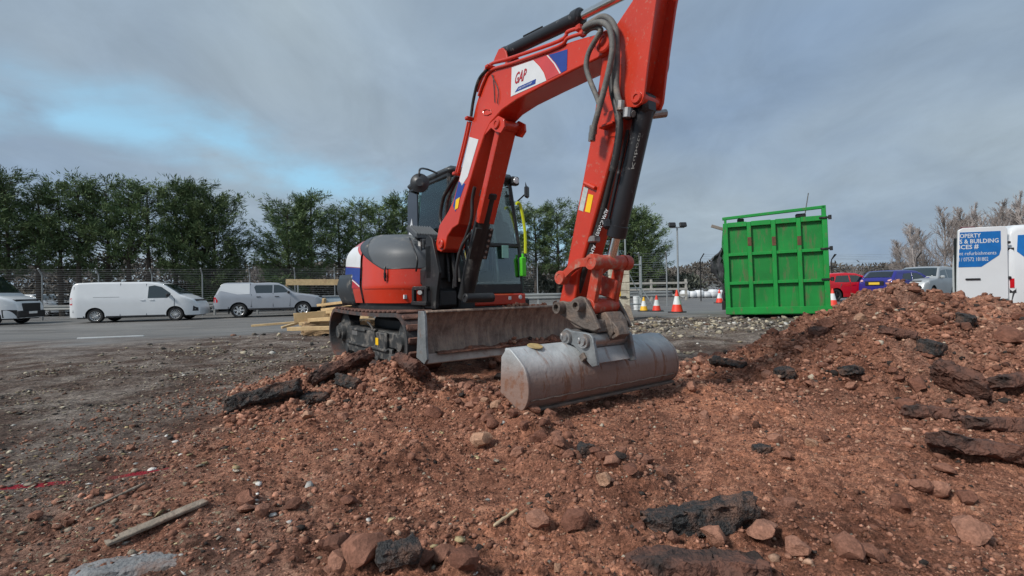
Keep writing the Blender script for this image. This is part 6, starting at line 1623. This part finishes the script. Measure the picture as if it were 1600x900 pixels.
# white wrapped bales and rail fence far behind the cones
M_bale = mat('white wrap', (.68, .70, .72), .5, 0, .12, 3)
for k in range(7):
    px_ = 1070 + 11 * k; p = at_depth(px_, 455, 38); z = gz(p[0], p[1])
    b = MB(); b.box((0, 0, .32), (.7, .8, .62), .16); o = b.build('wrapped_bale', M_bale, None, 50); o.location = (p[0], p[1], z); o.rotation_euler = (0, 0, random.uniform(-.4, .4)); o.scale = (1, 1, random.uniform(.7, 1.1))
    tag(o, ['leftmost', 'second', 'third', 'middle', 'fifth', 'sixth', 'rightmost'][k] + ' white plastic-wrapped bale of the low row beyond the road', 'bale', 'white wrapped bales in a row beyond the road')
p = at_depth(1048, 455, 33); rfn = thing('rail_fence', 'pale wooden post and rail fence beyond the cones', 'fence', (p[0], p[1], gz(p[0], p[1])), R(4))
for k in range(3): MB().box((-1.4, 0, .35 + .42 * k), (5.2, .05, .14), .01).build('rail', mat('pale rail', (.42, .40, .36), .8) if k == 0 else bpy.data.materials['pale rail'], rfn)
for k in range(3): MB().box((-3.8 + 2.45 * k, .05, .7), (.14, .12, 1.5), .01).build('post', bpy.data.materials['pale rail'], rfn)
for px_, py_, h_, lb_ in ((995, 472, .55, 'white tub at the foot of the gate, left one'), (1001, 472, .5, 'white tub at the foot of the gate, right one')):
    p = at_depth(px_, py_, 20.0); o = MB().lathe([(0, 0), (.13, 0), (.15, h_), (.16, h_), (.14, h_ + .02), (0, h_ + .02)], (0, 0, 0), (0, 0, 1), 14).build('white_tub', M_conew, None, 40); o.location = (p[0], p[1], gz(p[0], p[1])); tag(o, lb_, 'tub')

# ------------------------------------------------------------------ timber pile and long boards
M_pine = mat('new pine', (.56, .40, .21), .75, 0, .18, 7, dirt=(.42, .27, .15), damt=.2, ds=3, bump=.15, bs=30)
PG = 'loose pine boards behind the excavator'
def pine(label, a, b_, w, t, seed): board('pine_board', label, a, b_, w, t, M_pine, 'board', PG, seed=seed)
def atg(px, py, D, up=0.0):
    p = at_depth(px, py, D); return (p[0], p[1], max(p[2], gz(p[0], p[1]) + up))
spec = [((459, 497, 11.0), (520, 492, 11.3), .05, .22, 'thick yellow pine board on the left end of the timber pile'),
        ((440, 512, 11.2), (482, 500, 11.6), .12, .05, 'slanting pine board at the left foot of the timber pile'),
        ((393, 509, 12.0), (470, 503, 12.3), .14, .05, 'long flat pine board reaching left from the timber pile'),
        ((452, 514, 10.6), (530, 512, 10.4), .20, .08, 'lowest pine board lying on the dirt before the timber pile'),
        ((470, 506, 11.0), (545, 504, 10.8), .18, .08, 'pine board wedged under the timber pile'),
        ((485, 500, 10.9), (580, 494, 10.4), .20, .08, 'pine board running behind the rubber track'),
        ((500, 488, 11.4), (600, 484, 10.8), .20, .07, 'upper pine board running under the excavator body'),
        ((499, 477, 11.8), (540, 472, 11.5), .20, .06, 'pine board on top of the timber pile'),
        ((505, 484, 11.6), (556, 478, 11.2), .16, .06, 'second pine board from the top of the timber pile'),
        ((520, 492, 11.0), (640, 488, 10.2), .22, .07, 'long pine board seen below the red body'),
        ((505, 480, 12.0), (507, 466, 12.0), .16, .05, 'short pine block standing upright on the timber pile')]
for k, (a_, b_, w_, t_, lb_) in enumerate(spec): pine(lb_, atg(*a_, .05), atg(*b_, .05), w_, t_, 20 + k)
pine_base = None
st = slab('wood_stack', 'dark heap of broken timber under the pine boards', 0, 0, (1.9, 1.0, .36), R(10), (0, 0), mat('broken timber', (.30, .20, .11), .85, 0, .4, 9, bump=.5), 41, .3, 'timber', pos=np.array([-4.0, 11.4, gz(-4.0, 11.4)]))
p = at_depth(121, 539, 12.0); q_ = at_depth(225, 534, 12.5)
board('white_batten', 'thin white batten lying on the tarmac before the white van', (p[0], p[1], gz(p[0], p[1]) + .015), (q_[0], q_[1], gz(q_[0], q_[1]) + .015), .06, .03, M_conew, 'batten', seed=60)
p = at_depth(484, 441, 27.5); q_ = at_depth(540, 441, 27.9); p0_ = at_depth(447, 441, 27.2)
board('long_plank', 'long pale plank raised level above the low trailer', p0_, q_, .16, .34, M_pine, 'plank', seed=61)
tp = at_depth(505, 478, 28.6); tr_ = thing('low_trailer', 'low pale blue trailer behind the silver pickup', 'trailer', (tp[0], tp[1], gz(tp[0], tp[1])), R(12))
M_pblue = mat('pale blue steel', (.38, .46, .52), .5, 0, .1, 3)
MB().box((0, 0, .78), (3.6, 1.8, .42), .03).build('body', M_pblue, tr_); MB().box((0, 0, 1.02), (3.7, 1.9, .06), .01).build('rim', M_galv, tr_); MB().box((0, -.2, .46), (3.2, 1.3, .2), .02).build('chassis', M_trim, tr_)
for x in (-1.5, 1.5): MB().box((x, .5, 1.45), (.08, .08, .85), .01).build('stake', M_galv, tr_)
for x in (-.5, .5):
    for y in (-.85, .85): MB().lathe([(0, .1), (.2, .1), (.3, .08), (.31, 0), (.3, -.08), (0, -.1)], (x, y, .31), (0, 1, 0), 16).build('wheel', M_tyre, tr_)

# ------------------------------------------------------------------ trees
def leaf_material(name, c0, c1):
    m, N, L, P = _nodes(name); P.inputs['Roughness'].default_value = .7; P.inputs['Specular IOR Level'].default_value = .2
    a = N.new('ShaderNodeAttribute'); a.attribute_name = 'Col'; s = N.new('ShaderNodeSeparateColor'); L.new(a.outputs['Color'], s.inputs[0])
    mx = N.new('ShaderNodeMixRGB'); mx.inputs[1].default_value = (*c0, 1); mx.inputs[2].default_value = (*c1, 1); L.new(s.outputs[0], mx.inputs[0])
    oi = N.new('ShaderNodeObjectInfo'); mr = N.new('ShaderNodeMapRange'); mr.inputs['To Min'].default_value = .85; mr.inputs['To Max'].default_value = 1.2; L.new(oi.outputs['Random'], mr.inputs['Value'])
    mu = N.new('ShaderNodeMixRGB'); mu.blend_type = 'MULTIPLY'; mu.inputs[0].default_value = 1; L.new(mx.outputs[0], mu.inputs[1]); L.new(mr.outputs[0], mu.inputs[2])
    L.new(mu.outputs[0], P.inputs['Base Color']); return m
M_leaf = leaf_material('cypress foliage', (.070, .115, .052), (.185, .245, .105))
M_bark = mat('bark', (.075, .058, .046), .9, 0, .35, 6, bump=.5, bs=20)
def conifer_mesh(seed, H_, Rm, clear, dense):
    r_ = np.random.default_rng(seed)
    tk = MB(); tp_ = [(0, 0, -.2)]; x = y = 0
    for k in range(1, 9):
        x += r_.normal(0, .05); y += r_.normal(0, .05); tp_.append((x, y, H_ * .9 * k / 8))
    tk.tube(tp_, [.17 * (1 - .85 * k / 8) + .015 for k in range(9)], 8)
    LV = []; LC = []
    nb = int(86 * dense)
    for b_ in range(nb):
        t = clear + (1 - clear) * (b_ + r_.random()) / nb; z0_ = H_ * t * .95
        prof_ = min(1, (t - clear + .06) / .2) ** .6 * (1 - max(0, (t - .55) / .45) ** 1.7 * .62)
        ln = Rm * prof_ * r_.uniform(.6, 1.18); az = r_.uniform(0, 6.283); up = R(r_.uniform(12, 42) + 26 * max(0, t - .6))
        bx, by = np.interp(z0_, [q[2] for q in tp_], [q[0] for q in tp_]), np.interp(z0_, [q[2] for q in tp_], [q[1] for q in tp_])
        pts = []
        for k in range(6):
            f = k / 5; rr = ln * f; zz = z0_ + rr * math.tan(up) * (.55 + .45 * f)
            pts.append((bx + rr * math.cos(az) + r_.normal(0, .04) * f, by + rr * math.sin(az) + r_.normal(0, .04) * f, zz))
        tk.tube(pts, [.040 * (1 - .85 * k / 5) * (1.25 - t) + .006 for k in range(6)], 4, cap=False)
        ns = int(8.6 * dense * (.6 + ln / Rm)); sh = r_.uniform(.0, .75)
        for s_ in range(ns):
            f = r_.uniform(.28, 1.05) ** .8; i = min(4, int(f * 5)); c = np.array(pts[i]) + (np.array(pts[min(5, i + 1)]) - np.array(pts[i])) * (f * 5 - i)
            c = c + r_.normal(0, .17, 3) * (1, 1, .55) * (.5 + .6 * f)
            d_ = np.array([math.cos(az), math.sin(az), .35 + .5 * r_.random()]) + r_.normal(0, .38, 3); d_ /= np.linalg.norm(d_)
            m_ = 9
            for q in range(m_):
                dd_ = d_ + r_.normal(0, .42, 3); dd_ /= np.linalg.norm(dd_); sd = np.cross(dd_, r_.normal(size=3)); sd /= np.linalg.norm(sd) + 1e-9
                l_ = r_.uniform(.18, .46); w_ = r_.uniform(.016, .034); o_ = c + r_.normal(0, .10, 3)
                LV.append([o_, o_ + dd_ * l_ * .5 + sd * w_, o_ + dd_ * l_, o_ + dd_ * l_ * .5 - sd * w_])
                LC.append(np.clip(sh + r_.normal(0, .2), 0, 1))
    V = np.array(LV).reshape(-1, 3); F = np.arange(len(V)).reshape(-1, 4); C_ = np.repeat(np.array(LC), 4)[:, None] * np.ones(3)
    return tk, V, F, C_
CON = []
for k, (H_, Rm, cl, de) in enumerate([(9.4, 1.9, .30, .95), (9.0, 1.7, .38, .80), (9.6, 2.1, .26, 1.05), (9.0, 2.5, .08, 1.5), (9.2, 1.8, .42, .75)]):
    tk, V, F, C_ = conifer_mesh(40 + k, H_, Rm, cl, de)
    cr = np_mesh('crown', V, F, M_leaf, None, False, C_); tr2 = tk.build('trunk', M_bark, None, 60, fixn=False)
    CON.append((tr2.data, cr.data)); bpy.data.objects.remove(cr); bpy.data.objects.remove(tr2)
def tree(name, label, cat, x, y, sc, kind, pool, group, zsc=1.0):
    o = thing(name, label, cat, (x, y, gz(x, y)), random.uniform(0, 6.28), group); o.scale = (sc, sc, sc * zsc)
    for nm, me in zip(('trunk', 'crown'), pool[kind]):
        q = bpy.data.objects.new(nm, me); COL.objects.link(q); q.parent = o
    return o
# the row runs along the fence, from left and near to right and far
def rowpt(u):
    t = (-(u) * 30 - 32) / -(.95 - .3 * u) if False else (u * 30 + 32) / (.95 - .3 * u); return (-32 + .95 * t, 30 + .3 * t)
rowL = [(-10, 0), (22, 2), (58, 1), (95, 0), (132, 4), (168, 2), (205, 1), (240, 4), (272, 0), (308, 2), (338, 3)]
rowM = [(452, 3), (492, 2), (530, 1), (562, 4), (596, 0), (630, 2), (668, 1), (708, 0), (750, 4), (796, 2), (838, 0), (872, 2), (908, 1), (945, 0), (985, 3), (1008, 3)]
ords = ['leftmost', 'second from left', 'third from left', 'fourth from left', 'fifth from left', 'sixth from left', 'seventh from left', 'eighth from left', 'ninth from left', 'tenth from left', 'rightmost']
for k, (px_, kd) in enumerate(rowL):
    u = (px_ - 800) / FPX; x, y = rowpt(u); tree('cypress_tree', f'{ords[k]} cypress tree of the row behind the white vans', 'tree', x, y + random.uniform(-.4, .4), random.uniform(.88, .97), kd, CON, 'cypress trees behind the fence', random.uniform(.95, 1.06))
mid_l = ['full leafy cypress tree left of the gap, right of the pickup', 'cypress tree just left of the excavator hood', 'thin cypress tree above the excavator hood', 'cypress tree next to the cab on its left', 'cypress tree at the left edge of the cab', 'cypress tree behind the left side of the cab',
         'cypress tree behind the cab window', 'cypress tree behind the boom foot', 'cypress tree behind the boom cylinder', 'cypress tree behind the windscreen', 'cypress tree right of the yellow hose', 'cypress tree midway between the cab and the arm', 'cypress tree just left of the arm', 'cypress tree behind the arm', 'dense cypress tree right of the arm', 'outermost dense cypress tree before the floodlight mast']
for k, (px_, kd) in enumerate(rowM):
    u = (px_ - 800) / FPX; x, y = rowpt(u); tree('cypress_tree', mid_l[k], 'tree', x, y + random.uniform(-.4, .4), random.uniform(.90, .98), kd, CON, 'cypress trees behind the fence', random.uniform(.92, 1.0))

# bare trees
M_twig = mat('bare twigs', (.25, .215, .20), .9, 0, .25, 4); M_twig2 = mat('pale birch twigs', (.34, .30, .285), .9, 0, .3, 3)
def bare_mesh(seed, H_, spread, m, tall=True):
    r_ = random.Random(seed); b_ = MB()
    def grow(p, d, l, r, dep):
        n = 4; pts = [p]; dd = Vector(d)
        for k in range(n):
            dd = (dd + Vector((r_.gauss(0, .09), r_.gauss(0, .09), .05))).normalized(); pts.append(pts[-1] + dd * l / n)
        b_.tube(pts, [max(.012, r * (1 - .6 * k / n)) for k in range(n + 1)], 3 if dep > 0 else 6, cap=False)
        if dep >= 3: return
        for k in range(int({0: 30 if tall else 11, 1: 8, 2: 6}[dep])):
            f = r_.uniform(.22 if dep == 0 else .15, 1.0); i = min(n - 1, int(f * n)); q = pts[i].lerp(pts[i + 1], f * n - i)
            az = r_.uniform(0, 6.283); el = r_.uniform(.35, 1.0) * spread
            nd = (dd * math.cos(el) + (Vector((math.cos(az), math.sin(az), 0)) - dd * dd.dot(Vector((math.cos(az), math.sin(az), 0)))) * math.sin(el)).normalized(); nd = (nd + Vector((0, 0, .10))).normalized()
            grow(q, nd, l * ({0: .27, 1: .55, 2: .5}[dep] if tall else {0: .6, 1: .55, 2: .5}[dep]) * r_.uniform(.6, 1.15) * ((1.35 - f) if dep == 0 else 1), r * .42, dep + 1)
    grow(Vector((0, 0, -.2)), (0, 0, 1), H_ * (1 if tall else .55), .13, 0)
    o = b_.build('branches', m, None, 0, fixn=False); me = o.data; bpy.data.objects.remove(o); return me
BARE = [(bare_mesh(60 + k, 10.5, .78, M_twig2 if k % 2 else M_twig, True),) for k in range(4)] + [(bare_mesh(70 + k, 8.0, .95, M_twig, False),) for k in range(3)]
def bare(px_, D, py_top, kind, label, group):
    p = at_depth(px_, py_top, D); z = gz(p[0], p[1]); base = 10.7 if kind < 4 else 7.6
    s_ = (p[2] - z) / base; o = thing('bare_tree', label, 'tree', (p[0], p[1], z), random.uniform(0, 6.28), group); o.scale = (s_, s_, s_)
    q = bpy.data.objects.new('branches', BARE[kind][0]); COL.objects.link(q); q.parent = o
GB = 'bare winter trees behind the cars on the right'
bl = [(1316, 66, 408, 4), (1338, 62, 402, 5), (1360, 68, 415, 6), (1392, 58, 392, 4), (1412, 60, 372, 0), (1432, 56, 345, 1), (1455, 60, 360, 5), (1474, 55, 325, 2), (1492, 60, 350, 6), (1512, 54, 322, 3), (1528, 56, 318, 0), (1548, 58, 330, 1), (1562, 52, 316, 2), (1580, 54, 305, 3), (1596, 50, 300, 0), (1612, 52, 312, 1), (1630, 55, 308, 2), (1540, 66, 360, 4), (1580, 66, 365, 5), (1466, 66, 385, 4), (1440, 66, 395, 6), (1505, 64, 380, 5), (1610, 62, 350, 6)]
bl += [(1402, 62, 380, 2), (1423, 64, 366, 3), (1445, 62, 352, 0), (1484, 62, 336, 1), (1502, 66, 345, 2), (1520, 64, 338, 3), (1537, 62, 334, 0), (1555, 66, 340, 2), (1571, 60, 326, 1), (1588, 64, 330, 3), (1604, 60, 322, 0)]
ORD = ['first', 'second', 'third', 'fourth', 'fifth', 'sixth', 'seventh', 'eighth', 'ninth', 'tenth', 'eleventh', 'twelfth', 'thirteenth', 'fourteenth', 'fifteenth', 'sixteenth', 'seventeenth', 'eighteenth', 'nineteenth', 'twentieth', 'twenty-first', 'twenty-second', 'twenty-third', 'twenty-fourth']
for k, (px_, D, pt, kd) in enumerate(bl):
    nm_ = 'tall slender' if kd < 4 else 'low spreading'
    bare(px_, D, pt, kd, f'{nm_} bare tree behind the cars at right, {ORD[sorted(q[0] for q in bl if (q[3] < 4) == (kd < 4)).index(px_)]} of its kind from the left', GB)
bare(405, 48, 384, 4, 'round bare tree in the gap between the two cypress rows', None); bare(432, 50, 398, 5, 'lower bare tree at the right of the gap between the cypress rows', None)
bare(1088, 60, 406, 6, 'pale bare tree beyond the road left of the green container', None)
# low far woods and scrub as one mass each
M_scrub = leaf_material('winter scrub', (.085, .074, .064), (.18, .16, .138))
M_scrubg = leaf_material('far hedge', (.07, .08, .06), (.16, .165, .13))
def scrub(name, x0, y0, x1, y1, h0, h1, n, m, dep=3.0, seed=1, lf=.5):
    r_ = np.random.default_rng(seed); t = r_.random(n); q = r_.normal(0, dep / 3, n)
    x = x0 + (x1 - x0) * t; y = y0 + (y1 - y0) * t + q
    hh = (h0 + (h1 - h0) * t) * (.65 + .7 * vnoise(t * 23, t * 0, seed)); z = ground_base(x, y) + hh * r_.random(n) ** .6
    c = np.c_[x, y, z]; d_ = r_.normal(size=(n, 3)) + (0, 0, .6); d_ /= np.linalg.norm(d_, axis=1)[:, None]; sd = np.cross(d_, r_.normal(size=(n, 3))); sd /= np.linalg.norm(sd, axis=1)[:, None]
    l_ = r_.uniform(.5, 1.2, (n, 1)) * lf; w_ = l_ * .17
    V = np.stack([c, c + d_ * l_ * .5 + sd * w_, c + d_ * l_, c + d_ * l_ * .5 - sd * w_], 1).reshape(-1, 3); F = np.arange(4 * n).reshape(-1, 4)
    C_ = np.repeat(np.clip(r_.normal(.45, .25, n), 0, 1), 4)[:, None] * np.ones(3)
    return tag(np_mesh(name, V, F, m, None, False, C_), kind='stuff')
M_under = leaf_material('dark undergrowth', (.055, .048, .038), (.13, .115, .09))
tag(scrub('undergrowth', -37, 33, -4, 41, 1.7, 1.9, 30000, M_under, 3.5, 3, .30), 'brown winter undergrowth below the cypress trees', 'undergrowth')
tag(scrub('hedge', -3, 42, 18, 46, 1.7, 1.7, 8000, M_scrubg, 2.5, 4, .45), 'low grey-green hedge beyond the road', 'hedge')
tag(scrub('far_wood', -95, 90, 120, 120, 7.5, 3.6, 40000, M_scrub, 14, 5, 1.1), 'distant brown wood along the horizon', 'wood')
tag(scrub('far_scrub', 30, 62, 90, 70, 1.7, 2.3, 26000, M_scrub, 5, 6, .34), 'brown scrub below the bare trees at right', 'scrub')
# far hills
hxs = np.linspace(-600, 600, 60)
hb = MB(); hb.sheet([[(x, 420 + 40 * k, -1 + (13 + 9 * float(vnoise(x / 110, 0, 5))) * math.sin(math.pi * k / 6)) for k in range(7)] for x in hxs])
hl_ = hb.build('hills', mat('far hill', (.10, .105, .10), .95, 0, .3, .03), None, 60); tag(hl_, kind='structure')
